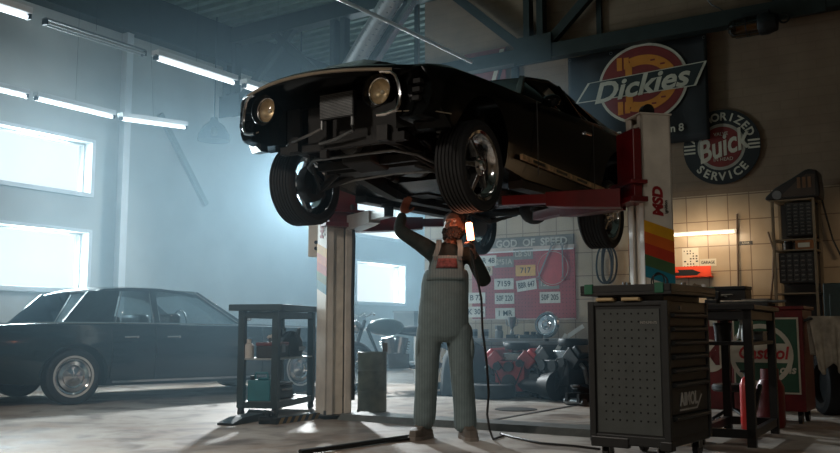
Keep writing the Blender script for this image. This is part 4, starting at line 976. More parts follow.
# tray top with lip, green corner grips, tan bar grips below
mb = MB().bb((-DX-.05, -.055, 1.035), (.055, DY+.05, 1.055))
for lo, hi in (((-DX-.05, -.055, 1.055), (.055, -.04, 1.10)), ((-DX-.05, DY+.035, 1.055), (.055, DY+.05, 1.10)), ((-DX-.05, -.055, 1.055), (-DX-.035, DY+.05, 1.10)), ((.04, -.055, 1.055), (.055, DY+.05, 1.10))): mb.bb(lo, hi)
mb.bb((-DX+.03, .03, 1.0), (-.03, DY-.03, 1.036))
mb.build('top_tray', black_plastic, ct, smooth=False, bevel=.004)
green = mat('grip_green', (26,92,66), .5)
for x, y in ((-DX+.01, -.057), (-.02, -.057), (.02, DY+.03)): MB().bb((x-.028, y-.006, 1.045), (x+.028, y+.02, 1.108)).build('tray_grip', green, ct, smooth=False, bevel=.004)
for x in (-.395, -.22): MB().cyl((x-.055, -.028, 1.012), (x+.055, -.028, 1.012), .0115, n=12).bb((x-.06,-.03,1.0),(x-.052,.03,1.02)).bb((x+.052,-.03,1.0),(x+.06,.03,1.02)).build('bar_grip', mat('beech_grip', (176,152,112), .5), ct)
for x, y in ((-DX+.06, .06), (-.07, .06), (-DX+.06, DY-.06), (-.07, DY-.06)):
    c = MB().cyl((x-.018, y+.015, .05), (x+.018, y+.015, .05), .05, n=20).build('caster', black_plastic, ct)
    MB().bb((x-.028, y-.02, .055), (x-.02, y+.035, .11)).bb((x+.02, y-.02, .055), (x+.028, y+.035, .11)).bb((x-.03, y-.025, .105), (x+.03, y+.035, .125)).build('caster_fork', steel, c, smooth=False)
def chest_pt(x, y, z=1.056): return Vector((1.50,5.50,0)) + Matrix.Rotation(-math.radians(37),3,'Z') @ Vector((x,y,z))
def small(name, label, cat, x, y, rz=0.0, z=1.056): return thing(name, label, cat, chest_pt(x,y,z), rz, 'small tools on top of the tool chest')
for k, (x, y, r, lab) in enumerate(((-.36,.03,.2,'screwdriver lying in the chest tray closest to the left tray grip'), (-.12,.10,.9,'screwdriver lying in the chest tray behind the cable coil'))):
    t = small('screwdriver', lab, 'screwdriver', x, y, r, 1.072); MB().cyl((0,0,0),(.10,0,0),.014,.012,10).build('handle', [green, red_paint][k], t); MB().cyl((.10,0,0),(.24,0,0),.004,n=8).build('shaft', steel, t)
for x, y, hh, lab in ((-.25,.02,.06,'shiny socket standing nearest the front rim of the chest tray'), (-.20,.03,.05,'second shiny socket along the front rim of the chest tray'), (-.29,.05,.065,'socket standing behind the other sockets in the chest tray'), (.0,.30,.065,'socket at the drawer edge of the chest tray')):
    t = tag(MB().lathe([(.008,0),(.016,0),(.016,hh*.6),(.014,hh),(.008,hh),(.008,0)], n=14).build('socket', chrome), lab, 'socket', group='small tools on top of the tool chest'); t.location = chest_pt(x,y)
t = small('cable_coil', 'loose black cable coil standing above the rim in the chest tray', 'cable', -.05, .03)
mb = MB()
for k in range(3): mb.ring((0,.01*k,.055+.006*k), .05, .004, 'Y', 28, 6, Matrix.Rotation(.5*k-.4, 3, 'Z'))
mb.build('cable', black_plastic, t)
t = small('white_cap', 'tiny white bottle cap at the far right of the chest tray', 'cap', .02, .60, 0, 1.06); MB().lathe([(0,0),(.018,0),(.018,.05),(.012,.06),(0,.06)], n=16).build('cap_body', white_paint, t)
t = small('wrench', 'chrome wrench lying across the back of the chest tray', 'wrench', -.15, .45, .6, 1.06); MB().bb((0,-.012,0),(.24,.012,.01)).lathe([(.014,0),(.03,0),(.03,.012),(.014,.012),(.014,0)], (.26,0,0), 'Z', 16).lathe([(.012,0),(.026,0),(.026,.012),(.012,.012),(.012,0)], (-.02,0,0), 'Z', 16).build('wrench_body', chrome, t)
t = small('pliers', 'pliers with dark grips lying in the middle of the chest tray', 'pliers', -.32, .34, -.4, 1.062); mb = MB()
for s in (-1,1): mb.tube([(-.16,s*.035,.012),(-.08,s*.03,.012),(0,0,.012),(.05,-s*.008,.012)], .009, 8)
mb.build('pliers_body', dark_metal, t)
t = small('rag_pile', 'small tan rag lump near the far corner of the chest tray', 'rag', .0, .52, 0, 1.056); mb = MB().ball((0,0,.02),(.06,.045,.03),14,8); mb.v = [(x*(1+random.uniform(-.2,.2)), y*(1+random.uniform(-.2,.2)), max(0,z*(1+random.uniform(-.3,.5)))) for x,y,z in mb.v]; mb.build('cloth', mat('tan_cloth', (110,92,70), .9), t)
# ================================================================== black frame stand, its load
sa = math.radians(60); so_ = Vector((2.35, 6.42, 0))
st = thing('frame_stand', 'black tubular steel stand with two shelves beside the tool chest', 'stand', so_, sa)
fm = mat('stand_black', (20,20,20), .45, .3, .15, 10)
SL, SW_, SHh = 1.05, .42, .985
for x in (.03, SL-.03):
    for y in (.03, SW_-.03): MB().bb((x-.03, y-.03, 0), (x+.03, y+.03, SHh-.02)).build('leg', fm, st, smooth=False)
for z in (.09, SHh-.06):
    mb = MB()
    for y in (.03, SW_-.03): mb.bb((0, y-.022, z-.03), (SL, y+.022, z+.03))
    for x in (.03, SL-.03): mb.bb((x-.022, 0, z-.03), (x+.022, SW_, z+.03))
    mb.build('rail', fm, st, smooth=False)
MB().beam((.06, .05, .12), (.55, .05, .40), .03, .03).build('brace', fm, st, smooth=False)
MB().bb((-.03, -.03, SHh-.02), (SL+.03, SW_+.03, SHh+.015)).build('worktop', fm, st, smooth=False, bevel=.004)
MB().bb((.01, .01, .71), (SL-.01, SW_-.01, .735)).build('shelf', fm, st, smooth=False)
def stp(x, y, z): return so_ + Matrix.Rotation(sa,3,'Z') @ Vector((x,y,z))
t = thing('spray_bottle', 'white spray bottle on the middle shelf of the black stand', 'bottle', stp(.52,.14,.735), .3)
MB().lathe([(0,0),(.026,0),(.028,.02),(.026,.11),(.012,.135),(.010,.15),(0,.15)], n=16).build('bottle_body', white_paint, t); MB().bb((-.05,-.012,.15),(.025,.012,.185)).tube([(-.035,0,.155),(-.045,0,.12)],.006).build('trigger_head', white_paint, t)
t = thing('paper_roll', 'slim white paper roll leaning beside the spray bottle on the black stand', 'roll', stp(.60,.20,.735), 0); MB().cyl((0,0,.02),(.035,0,.17),.017).build('roll_body', white_paint, t)
t = thing('tin_box', 'low grey tin on the middle shelf at the right of the black stand', 'tin', stp(.80,.10,.735), sa); MB().bb((-.1,-.06,0),(.1,.06,.06)).build('tin_body', steel, t, bevel=.006); MB().bb((-.103,-.063,.06),(.103,.063,.075)).build('lid', steel, t, bevel=.004)
t = thing('grease_tub', 'dark round tub on the middle shelf behind the white bottle', 'tub', stp(.40,.28,.735), 0); MB().lathe([(0,0),(.06,0),(.065,.12),(.07,.12),(.07,.14),(0,.14)], n=22).build('tub_body', black_plastic, t); MB().ring((0,0,.13),.068,.005).build('rim', dark_metal, t)
t = thing('fire_extinguisher', 'slim bright red fire extinguisher standing under the black stand', 'fire extinguisher', stp(.86,.21,0), 0)
MB().lathe([(0,0),(.045,0),(.05,.01),(.05,.38),(.035,.43),(.016,.45),(0,.45)], n=22).build('cylinder', mat('extinguisher_red', (200,50,46), .35, 0, .1, 6, coat=.3), t)
MB().cyl((0,0,.45),(0,0,.49),.014).bb((-.045,-.008,.485),(.03,.008,.50)).build('valve', black_plastic, t); MB().tube([(.01,0,.47),(.06,0,.42),(.06,0,.15)],.007).build('hose', black_plastic, t)
t = thing('gas_bottle', 'stout dark red gas bottle on the floor beside the black stand and lettered cabinet', 'gas bottle', (2.985, 7.78, 0), 0)
MB().lathe([(0,0),(.10,0),(.115,.03),(.115,.34),(.085,.40),(.03,.42),(0,.42)], n=28).build('bottle_body', mat('dark_red', (104,22,22), .4, 0, .2, 6), t)
MB().cyl((0,0,.42),(0,0,.47),.018).build('valve', steel, t); MB().lathe([(.07,.40),(.075,.40),(.075,.49),(.07,.49),(.07,.40)], n=24).build('collar', mat('dark_red', (104,22,22)), t)
t = thing('stool', 'low round black padded stool behind the black stand', 'stool', (2.72, 7.97, 0), .3)
MB().lathe([(0,.29),(.15,.29),(.165,.305),(.165,.335),(.15,.352),(0,.356)], n=30).build('seat', mat('vinyl_black', (26,26,26), .4, 0, .1), t)
mb = MB().cyl((0,0,.12),(0,0,.30),.022)
for k in range(4):
    a = k*PI/2; mb.tube([(0,0,.14),(.1*math.cos(a),.1*math.sin(a),.11),(.2*math.cos(a),.2*math.sin(a),.06)],.014)
mb.build('frame', dark_metal, t)
for k in range(4):
    a = k*PI/2; MB().cyl((.2*math.cos(a)-.012,.2*math.sin(a),.028),(.2*math.cos(a)+.012,.2*math.sin(a),.028),.028,n=14).build('caster', black_plastic, t)
# ================================================================== lettered red cabinet
cb0 = Vector((3.36, 7.95, 0))
t = thing('parts_cabinet', 'dark red cabinet on casters with a green and white oil sign on its front', 'cabinet', cb0, -PHI)
cred = mat('cabinet_red', (98,18,20), .4, 0, .2, 6)
MB().bb((-.62, 0, .11), (0, .45, 1.0)).build('cabinet_body', cred, t, smooth=False, bevel=.008)
sg = MB().bb((-.60, -.008, .26), (-.035, -.001, .93)).build('sign_panel', mat('sign_cream', (186,178,158), .5, 0, .1, 8), t, smooth=False)
MB().bb((-.585, -.010, .275), (-.05, -.0082, .915)).build('green_field', mat('sign_green', (30,74,50), .5), sg, smooth=False)
cx_, cz_ = -.36, .60
MB().lathe([(.235,0),(.275,0),(.275,.002),(.235,.002),(.235,0)], (cx_, -.0122, cz_), 'Y', 44).build('white_ring', mat('sign_cream', (186,178,158)), sg, smooth=False)
MB().bb((-.60, -.0145, .53), (-.12, -.0124, .70)).build('white_band', mat('sign_cream', (186,178,158)), sg, smooth=False)
mb = MB(); add_text(mb, 'Castrol', .155, (-.345, -.015, .612), FACE, depth=.001, bold=.004, shear=.18, width=.92); mb.build('sign_lettering', mat('sign_red', (170,32,34), .5), sg, smooth=False)
mb = MB(); add_text(mb, 'oils', .10, (-.14, -.0125, .47), FACE, depth=.001, bold=.003, shear=.2); mb.build('small_lettering', mat('sign_cream', (186,178,158)), sg, smooth=False)
MB().bb((-.64, -.02, 1.0), (.02, .47, 1.03)).build('top', cred, t, smooth=False, bevel=.006)
MB().tube([(.0,.05,.9),(.06,.05,.92),(.06,.40,.92),(.0,.40,.9)], .012).build('push_handle', dark_metal, t)
for x, y in ((-.55,.07),(-.06,.07),(-.55,.38),(-.06,.38)):
    MB().cyl((x-.016,y,.05),(x+.016,y,.05),.05,n=20).bb((x-.022,y-.02,.06),(x+.022,y+.02,.11)).build('caster', black_plastic, t)
# rag on its handle
t = thing('hanging_cloth', 'pale grey crumpled cloth draped over the push handle of the red cabinet', 'cloth', cb0 + LV*.16 + BV*.20, -PHI-.95)
random.seed(11)
def cl(a, b):
    y = -.17+.34*a; fold = .022*math.sin(a*14) + .012*math.sin(a*29+1)
    if b < .5: f = (b-.5)*-2; return (-.022 - fold*.3*f, y*(1-.15*f), .94 - f*.34)
    f = (b-.5)*2; return (.022 + fold*f + .05*f, y*(1-.25*f), .94 - f*(.46+.05*math.sin(a*9)))
MB().grid(cl, 30, 30).build('cloth', mat('rag_grey', (176,166,150), .9, 0, .25, 9), t, solid=.006)
# ------------------------------------------------------------------ small red cabinet with white M
p0 = Vector((W(727, 400, 9.5).x, 9.5, 0))
t = thing('oil_cabinet', 'small dark red oil cabinet with a white arched letter, between chest and stand', 'cabinet', p0, -PHI)
MB().bb((-.52, 0, 0), (0, .4, .99)).build('cabinet_body', cred, t, smooth=False, bevel=.006)
mb = MB().lathe([(.0,0),(.17,0),(.17,.002),(0,.002)], (-.16,-.004,.55), 'Y', 36); mb.build('round_emblem', mat('sign_cream', (186,178,158)), t, smooth=False)
mb = MB(); add_text(mb, 'M', .30, (-.16,-.007,.55), FACE, depth=.001, bold=.006); mb.build('emblem_letter', cred, t, smooth=False)
mb = MB().bb((-.15,-.006,.86),(-.07,-.001,.93)); mb.build('label', mat('sign_cream', (186,178,158)), t, smooth=False)
# ================================================================== along the tiled wall
def wpt(px, py, gap=0.0): return onwall(px, py, WALL_B - .012 - gap)
def wthing(name, label, cat, px, py, gap=0.0, group=None): return thing(name, label, cat, wpt(px, py, gap), -PHI, group)
def wsize(px, n): return n*wpt(px, 300).y/F_PX      # metres that n pixels of height span on the wall
# bench at the wall
a_l, a_r = W2R(onwall(655, 300, 10.7))[0], W2R(onwall(772, 300, 10.7))[0]
t = thing('wall_bench', 'dark workbench along the tiled wall behind the tool chest', 'workbench', R2W(a_l, 10.48), -PHI)
L = a_r - a_l
MB().bb((0,0,1.06),(L,.55,1.12)).build('worktop', mat('bench_dark', (38,32,28), .6, 0, .25, 8), t, smooth=False, bevel=.005)
for x in (.05, L-.05):
    for y in (.05, .5): MB().bb((x-.03,y-.03,0),(x+.03,y+.03,1.06)).build('leg', dark_metal, t, smooth=False)
MB().bb((.05,.05,.45),(L-.05,.5,.48)).build('shelf', dark_metal, t, smooth=False)
def bench(px, d=.28): a = W2R(onwall(px, 300, 10.48+d))[0]; return R2W(a, 10.48+d, 1.12)
def bbox(name, label, cat, px, w, dpt, h, m, d=.28):
    return thing(name, label, cat, bench(px, d), -PHI)
t = bbox('machine_case', 'dark flat machine case on the wall bench right of the red wall shelf', 'case', 731, 0,0,0, None); MB().bb((-.2,-.15,0),(.2,.15,.16)).build('case_body', black_plastic, t, bevel=.01); MB().bb((-.205,-.155,.16),(.205,.155,.20)).build('lid', dark_metal, t, bevel=.006); MB().tube([(-.06,-.155,.1),(-.06,-.18,.1),(.06,-.18,.1),(.06,-.155,.1)],.008).build('handle', steel, t)
t = bbox('bench_vise', 'dark bench vise with a pale screw bar on the wall bench', 'vise', 712, 0,0,0, None, .14); MB().bb((-.07,-.06,0),(.07,.06,.05)).bb((-.05,-.05,.05),(.02,.05,.14)).bb((.04,-.05,.05),(.09,.05,.14)).cyl((-.02,0,.08),(.18,0,.08),.016).build('vise_body', dark_metal, t, bevel=.006); MB().cyl((.17,-.07,.08),(.17,.07,.08),.008).cyl((.1,0,.08),(.18,0,.08),.014).build('screw_bar', steel, t)
t = bbox('oil_can', 'squat dark oil can on the wall bench behind the chest tray', 'can', 690, 0,0,0, None, .2); MB().lathe([(0,0),(.06,0),(.06,.08),(.02,.13),(.012,.15),(0,.15)], n=20).build('can_body', dark_metal, t); MB().tube([(0,0,.14),(.03,0,.18),(.09,0,.2)],.006).build('spout', steel, t)
t = bbox('parts_tray', 'shallow steel parts tray on the right of the wall bench', 'tray', 757, 0,0,0, None, .22); MB().bb((-.15,-.1,0),(.15,.1,.01)).bb((-.15,-.1,0),(-.14,.1,.05)).bb((.14,-.1,0),(.15,.1,.05)).bb((-.15,-.1,0),(.15,-.09,.05)).bb((-.15,.09,0),(.15,.1,.05)).build('tray_body', steel, t, smooth=False)
t = tag(MB().cyl((-.35,0,0),(.36,0,0),.016,n=10).build('pipe_rod', steel), 'long steel bar lying across the wall bench below the drawer rack', 'bar'); place(t, bench(752,.10)+Vector((0,0,.018)), -PHI)
# red wall shelf + things on it
s = wpt(1,1)
cR = wpt(690, 272.5); wR = .62; hR = wsize(690, 11)
t = thing('wall_rail_shelf', 'bright orange-red sheet metal shelf on the tiled wall below the lamp', 'shelf', cR, -PHI)
MB().bb((-wR/2-.06,-.10,-hR/2),(wR/2-.03,-.09,hR/2)).bb((-wR/2-.06,-.10,-hR/2),(wR/2-.03,0,-hR/2+.012)).build('shelf_body', mat('orange_red', (206,62,30), .45, 0, .08, 6), t, smooth=False)
mb = MB().bb((-.16,-.104,-hR*.30),(.12,-.1005,-hR*.02)).prism([(-.2,-.03),(-.10,.0),(-.12,.03),(.06,.03),(.16,-.01),(.12,-.03)], .1005, .1035, FACE, (0,0,.0)); mb.build('emblem', black_plastic, t, smooth=False)
t = wthing('paper_chart', 'white printed paper pinned on the tiled wall above the orange shelf', 'paper', 690.5, 257.5, .004)
w2, h2 = .10, wsize(690, 19)/2; MB().bb((-w2,-.002,-h2),(w2,0,h2)).build('sheet', mat('paper_white', (196,188,170), .8, 0, .05), t, smooth=False)
mb = MB(); random.seed(4)
for r_ in range(7):
    for c_ in range(5):
        if random.random() < .7: mb.bb((-w2*.8+c_*.036, -.0035, h2*.75-r_*.032-.016), (-w2*.8+c_*.036+random.uniform(.01,.028), -.0022, h2*.75-r_*.032))
mb.build('print_marks', black_plastic, t, smooth=False)
t = wthing('strip_label', 'small cream strip sign with dark lettering beside the paper on the wall', 'sign', 708, 262.5, .004)
MB().bb((-.10,-.003,-.045),(.10,0,.045)).build('plate', mat('sign_cream', (186,178,158)), t, smooth=False); mb = MB(); add_text(mb, 'GARAGE', .05, (0,-.004,0), FACE, depth=.001, bold=.001, width=.85); mb.build('lettering', black_plastic, t, smooth=False)
t = wthing('number_plate_label', 'tiny dark plate label on the tiles right of the wall pipe', 'sign', 746, 243, .004)
MB().bb((-.075,-.004,-.022),(.075,0,.022)).build('plate', black_plastic, t, smooth=False); mb = MB(); add_text(mb, 'L200B', .034, (0,-.005,0), FACE, depth=.0008, width=.9); mb.build('lettering', mat('sign_cream', (186,178,158)), t, smooth=False)
# fluorescent over the bench
pa, pb = wpt(672, 235.5, .06), wpt(735.5, 231.5, .06); Lf = (pb-pa).length
for mid, lab, en in (((pa+pb)/2, 'warm lit fluorescent tube on the tiled wall above the orange shelf', 8), ((pa+pb)/2 + LV*2.9 - Vector((0,0,.05)), 'unseen warm tube added on the tiled wall over the green machine cabinet', 14)):  # second tube is added out of view to brighten the tiles at the right
    t = thing('wall_lamp', lab, 'wall lamp', mid, -PHI)
    tilt = Matrix.Rotation(0.0, 3, 'Y')
    MB().bb((-Lf/2-.02, .02, .0), (Lf/2+.02, .06, .035)).build('lamp_body', frame_m, t, smooth=False)
    MB().cyl((-Lf/2,0,0),(Lf/2,0,0),.016,n=12).build('tube', emis('warm_tube', (255,232,196), 2.6), t)
    for x in (-Lf/2, Lf/2): MB().bb((x-.012,-.02,-.02),(x+.012,.03,.025)).build('lamp_holder', white_paint, t, smooth=False)
    al = bpy.data.lights.new('wall_lamp_light', 'AREA'); al.shape = 'RECTANGLE'; al.size = Lf*.95; al.size_y = .03; al.energy = en; al.color = (1,.76,.50)
    ao = bpy.data.objects.new('wall_lamp_light', al); C.objects.link(ao); ao.location = mid - BV*.48 - Vector((0,0,.02)); ao.rotation_euler = (math.radians(50), 0, -PHI)
# vertical pipe with cable
pA, pB = wpt(737, 214, .03), wpt(738.5, 300, .03)
t = tag(MB().tube([pA, pB], .012, 8).build('wall_pipe', mat('old_pipe', (92,74,58), .5, .3)), 'thin brown vertical pipe on the tiled wall at the end of the lamp', 'pipe')
# drawer rack
rf = 10.62; pL, pR = onwall(776, 290, rf), onwall(817.5, 290, rf); aL, aR = W2R(pL)[0], W2R(pR)[0]; Hr = onwall(797, 199, rf).z
t = thing('drawer_rack', 'tall narrow dark rack of small parts drawers against the tiled wall', 'rack', R2W(aL, rf), -PHI)
Wr = aR-aL
fr_ = mat('rack_rail', (128,112,90), .45, .5, .15)
mb = MB()
for x in (0, Wr):
    for y in (0, .38): mb.bb((x-.014,y-.014,0),(x+.014,y+.014,Hr))
mb.build('upright', fr_, t, smooth=False)
zz = lambda py: onwall(797, py, rf).z
for py in (199, 239, 249.5, 293): MB().bb((0,0,zz(py)-.012),(Wr,.38,zz(py)+.004)).build('shelf', fr_, t, smooth=False)
MB().bb((.02,.36,.3),(Wr-.02,.375,Hr)).build('back_panel', black_plastic, t, smooth=False)
def drawers(z0, z1, nx, ny, x0, x1, lab):
    MB().bb((x0-.01,.02,z0-.005),(x1+.01,.35,z1+.005)).build('drawer_cabinet', black_plastic, t, smooth=False)
    w_, h_ = (x1-x0)/nx, (z1-z0)/ny
    for i in range(nx):
        for j in range(ny):
            xa, za = x0+i*w_, z0+j*h_
            d_ = MB().bb((xa+.004,.008,za+.004),(xa+w_-.004,.03,za+h_-.004)).build('drawer', mat('drawer_grey', (44,44,42), .4, 0, .2, 5), t, smooth=False)
            MB().bb((xa+w_*.25,-.004,za+h_*.35),(xa+w_*.75,.008,za+h_*.6)).build('knob', mat('knob_grey', (92,88,80), .4), d_, smooth=False)
drawers(zz(235), zz(203), 4, 9, .14, Wr-.02, '')
drawers(zz(282), zz(253), 5, 6, .05, Wr-.03, '')
t2 = thing('parts_bin', 'orange-brown cardboard parts bin on the open shelf of the drawer rack', 'bin', R2W(aL+Wr*.72, rf+.02, zz(249.5)+.004), -PHI); MB().bb((-.09,0,0),(.09,.25,.10)).build('bin_body', mat('cardboard', (140,84,40), .8, 0, .25, 8), t2, smooth=False); MB().bb((-.06,-.003,.02),(.06,-.001,.07)).build('label', mat('sign_cream', (186,178,158)), t2, smooth=False)
t2 = thing('parts_jar', 'dark jar on the open shelf of the drawer rack', 'jar', R2W(aL+Wr*.3, rf+.1, zz(249.5)+.004), -PHI); MB().lathe([(0,0),(.05,0),(.05,.08),(.04,.09),(0,.09)], n=18).build('jar_body', dark_metal, t2); MB().cyl((0,0,.09),(0,0,.105),.043).build('lid', steel, t2)
# wedge on top
z_t = Hr
q0, q1, q2 = onwall(764, 198, rf), onwall(808, 168.5, rf), onwall(819, 171, rf)
a0_, a1_, a2_ = [W2R(v)[0]-aL for v in (q0, q1, q2)]
t = thing('fairing', 'dark wedge-shaped vehicle fairing lying on top of the drawer rack', 'fairing', R2W(aL, rf, Hr+.005), -PHI)
h1 = q1.z-Hr-.005
poly = [(a0_, .015), (a0_+.02, .05), (a0_+.12, .14), (a0_+.3, h1*.72), (a1_-.04, h1*.97), (a1_, h1), (a2_-.02, h1*.93), (a2_, .1), (a2_, .0), (a0_+.05, 0)]
MB().prism(poly, -.30, .0, FACE, (0,0.0,0)).build('fairing_shell', mat('fairing_dark', (30,27,25), .35, 0, .2, 5), t, bevel=.02, segs=3)
inner = [(a0_+.17, .03), (a0_+.36, h1*.62), (a1_-.02, h1*.82), (a2_-.05, h1*.8), (a2_-.05, .03)]
mb = MB().prism(inner, .0, .006, FACE, (0,-.001,0)); mb.build('side_panel', mat('fairing_brown', (60,46,36), .4), t, smooth=False)
mb = MB().lathe([(0,0),(.05,0),(.05,.01),(.03,.01),(0,.005)], (a0_+.14, -.012, .055), 'Y', 20); mb.build('round_lamp', steel, t)
mb = MB()
for k in range(3): mb.bb((a1_-.12+.055*k,-.012,h1*.35),(a1_-.085+.055*k,-.0075,h1*.72))
mb.build('letter_marks', mat('fairing_letter', (110,74,44), .5), t, smooth=False)
# dark green cabinet + hanging cable at the right edge
e0 = onwall(822.5, 284, 10.5); t = thing('machine_cabinet', 'dark green machine cabinet by the wall, cut by the right picture edge', 'cabinet', R2W(W2R(e0)[0], 10.5), -PHI)
zt_ = onwall(830, 283, 10.5).z
MB().bb((0,0,.02),(.8,.5,zt_)).build('cabinet_body', mat('machine_green', (34,50,46), .45, 0, .15, 5), t, smooth=False, bevel=.01)
MB().bb((.06,-.012,.15),(.74,.0,zt_-.12)).build('door', mat('machine_green', (34,50,46)), t, smooth=False, bevel=.006); MB().cyl((.12,-.03,.6),(.12,-.03,.75),.010).build('handle', steel, t)
w0 = [wpt(821, 196, .03), wpt(826, 215, .03), wpt(833, 240, .03), wpt(842, 258, .03)]
tag(MB().tube(w0, .010, 8).build('wall_cable', black_plastic), 'dark cable slanting down the tiles right of the drawer rack', 'cable')
tag(MB().tube([wpt(768, 232, .03), wpt(773.5, 250, .03), wpt(773, 275, .03), wpt(771, 300, .03)], .012, 8).build('wall_hose', mat('old_pipe', (92,74,58))), 'thin brown hose hanging down the tiles left of the drawer rack', 'hose')
# ground clutter at right edge
t = thing('tyre', 'worn black tyre standing against the machine cabinet at the picture edge', 'tyre', Vector((W(829,380,8.9).x, 8.9, .30)), -PHI+.5)
MB().lathe([(.19,-.09),(.24,-.105),(.285,-.09),(.30,-.06),(.30,.06),(.285,.09),(.24,.105),(.19,.09),(.19,-.09)], axis='X', n=40).build('tyre_body', rubber, t); MB().lathe([(.0,.0),(.19,-.03),(.195,-.07),(.195,.07),(.19,.05),(0,.03)], axis='X', n=30).build('rim', dark_metal, t)
# ================================================================== signs
t = wthing('banner', 'black workwear banner with a horseshoe emblem hung on the wall under the beam', 'banner', 570.5, 54)
pTL, pTR, pB_ = onwall(570.5, 54), onwall(708, 27), onwall(708, 141)
aw = W2R(pTR)[0]-W2R(pTL)[0]; zt = 4.46; zb = pB_.z; t.location = R2W(W2R(pTL)[0], WALL_B-.09, 0)
def bpx(px, py):
    q_ = onwall(px, py, WALL_B-.09); return (W2R(q_)[0]-W2R(pTL)[0], q_.z)
mb = MB().grid(lambda a, b: (a*aw, .006*math.sin(a*17)+.004*math.sin(a*31+b*5), zb+(zt-zb)*b), 40, 12); bn = mb.build('banner_cloth', mat('banner_black', (10,10,10), .7, 0, .12, 5), t, solid=.004)
for x in (.03, aw*.33, aw*.66, aw-.03): MB().ring((x,-.008,zt-.04), .018, .004, 'Y', 16, 6).build('eyelet', steel, t)
ex, ez = bpx(642.5, 83.5); x2, _ = bpx(686, 83); rx = x2-ex; _, z2 = bpx(642, 46.5); rz_ = z2-ez
def ell(rx, rz, c, y0, n=56): return MB().prism([(rx*math.cos(2*PI*i/n), rz*math.sin(2*PI*i/n)) for i in range(n)], y0, y0+.003, FACE, (c[0], 0, c[1]))
cream = mat('sign_cream', (186,178,158)); orange = mat('horseshoe_orange', (190,116,24), .6, 0, .08); dred = mat('emblem_red', (112,28,20), .6, 0, .1)
ell(rx+.035, rz_+.035, (ex,ez), .010).build('oval_border', cream, t, smooth=False)
ell(rx, rz_, (ex,ez), .014).build('oval', dred, t, smooth=False)
# horseshoe lying on its side: opens to the left
n = 40; pts_o = []; pts_i = []
for i in range(n+1):
    a = math.radians(-112 + 224*i/n); pts_o.append((rx*.84*math.cos(a)*.98, rz_*.76*math.sin(a))); pts_i.append((rx*.56*math.cos(a)+.0, rz_*.50*math.sin(a)))
mb = MB(); vs = [FACE @ Vector((x, z, .018)) + Vector((ex,0,ez)) for x, z in pts_o] + [FACE @ Vector((x, z, .018)) + Vector((ex,0,ez)) for x, z in pts_i]
vs += [v + Vector((0,-.003,0)) for v in vs]; m_ = n+1
fs = [(i, i+1, m_+i+1, m_+i) for i in range(n)] + [(2*m_+i, 3*m_+i, 3*m_+i+1, 2*m_+i+1) for i in range(n)] + [(i, 2*m_+i, 2*m_+i+1, i+1) for i in range(n)] + [(m_+i, m_+i+1, 3*m_+i+1, 3*m_+i) for i in range(n)] + [(0, m_, 3*m_, 2*m_), (n, 2*m_+n, 3*m_+n, m_+n)]
mb.add(vs, fs)
for s_ in (-1, 1): mb.bb((ex-rx*.50-.05, -.0215, ez+s_*rz_*.60-.085), (ex-rx*.50+.02, -.018, ez+s_*rz_*.60+.085)).bb((ex-rx*.42, -.021, ez+s_*rz_*.60-.075), (ex-rx*.30, -.018, ez+s_*rz_*.60+.075))
mb.bb((ex-rx*.30-.05,-.0205,ez-rz_*.6),(ex-rx*.30+.04,-.018,ez+rz_*.6))
hs = mb.build('horseshoe', orange, t, smooth=False)
mb = MB()
for i in (8, 12, 16, 24, 28, 32):
    x = (pts_o[i][0]+pts_i[i][0])/2; z = (pts_o[i][1]+pts_i[i][1])/2; mb.box((ex+x, -.0225, ez+z), (.06,.002,.022), rz=0)
mb.build('nail_hole', dred, hs, smooth=False)
P4 = [bpx(578, 103.5), bpx(590, 84.0), bpx(705.5, 62.0), bpx(695, 85.5)]
def para(pts, g, y0, y1): 
    cx0 = sum(p_[0] for p_ in pts)/4; cz0 = sum(p_[1] for p_ in pts)/4
    return MB().prism([(cx0+(x-cx0)*g, cz0+(z-cz0)*(1+(g-1)*2.0)) for x, z in pts], y0, y1, FACE)
para(P4, 1.03, .022, .026).build('name_bar_border', cream, t, smooth=False)
para(P4, .985, .0262, .029).build('name_bar', mat('bar_dark_green', (24,34,32), .6), t, smooth=False)
bl, br = bpx(592, 97), bpx(690, 75.5); ang_b = math.atan2(br[1]-bl[1], br[0]-bl[0])
mb = MB(); bc = ((bl[0]+br[0])/2, (bl[1]+br[1])/2); me = text_mesh('Dickies', .40, .0015, .010, .32, width=1.0)
wt = max(v.co.x for v in me.vertices)-min(v.co.x for v in me.vertices); sc_ = math.hypot(br[0]-bl[0], br[1]-bl[1])/wt*.98
R2 = Matrix.Rotation(ang_b*.9, 3, 'Z'); mb.add([FACE @ (R2 @ Vector((v.co.x*sc_, v.co.y*min(sc_,1.05)*.88, v.co.z+.0305))) + Vector((bc[0],0,bc[1])) for v in me.vertices], [tuple(p_.vertices) for p_ in me.polygons]); mb.build('name_lettering', cream, t, smooth=False)
for s_, px_, py_ in (('16, C', 611, 137), ('an 8', 675, 128.5)):
    q_ = bpx(px_, py_); mb = MB(); add_text(mb, s_, .135, (q_[0], -.012, q_[1]), FACE, depth=.001, bold=.003); mb.build('address_lettering', cream, t, smooth=False)
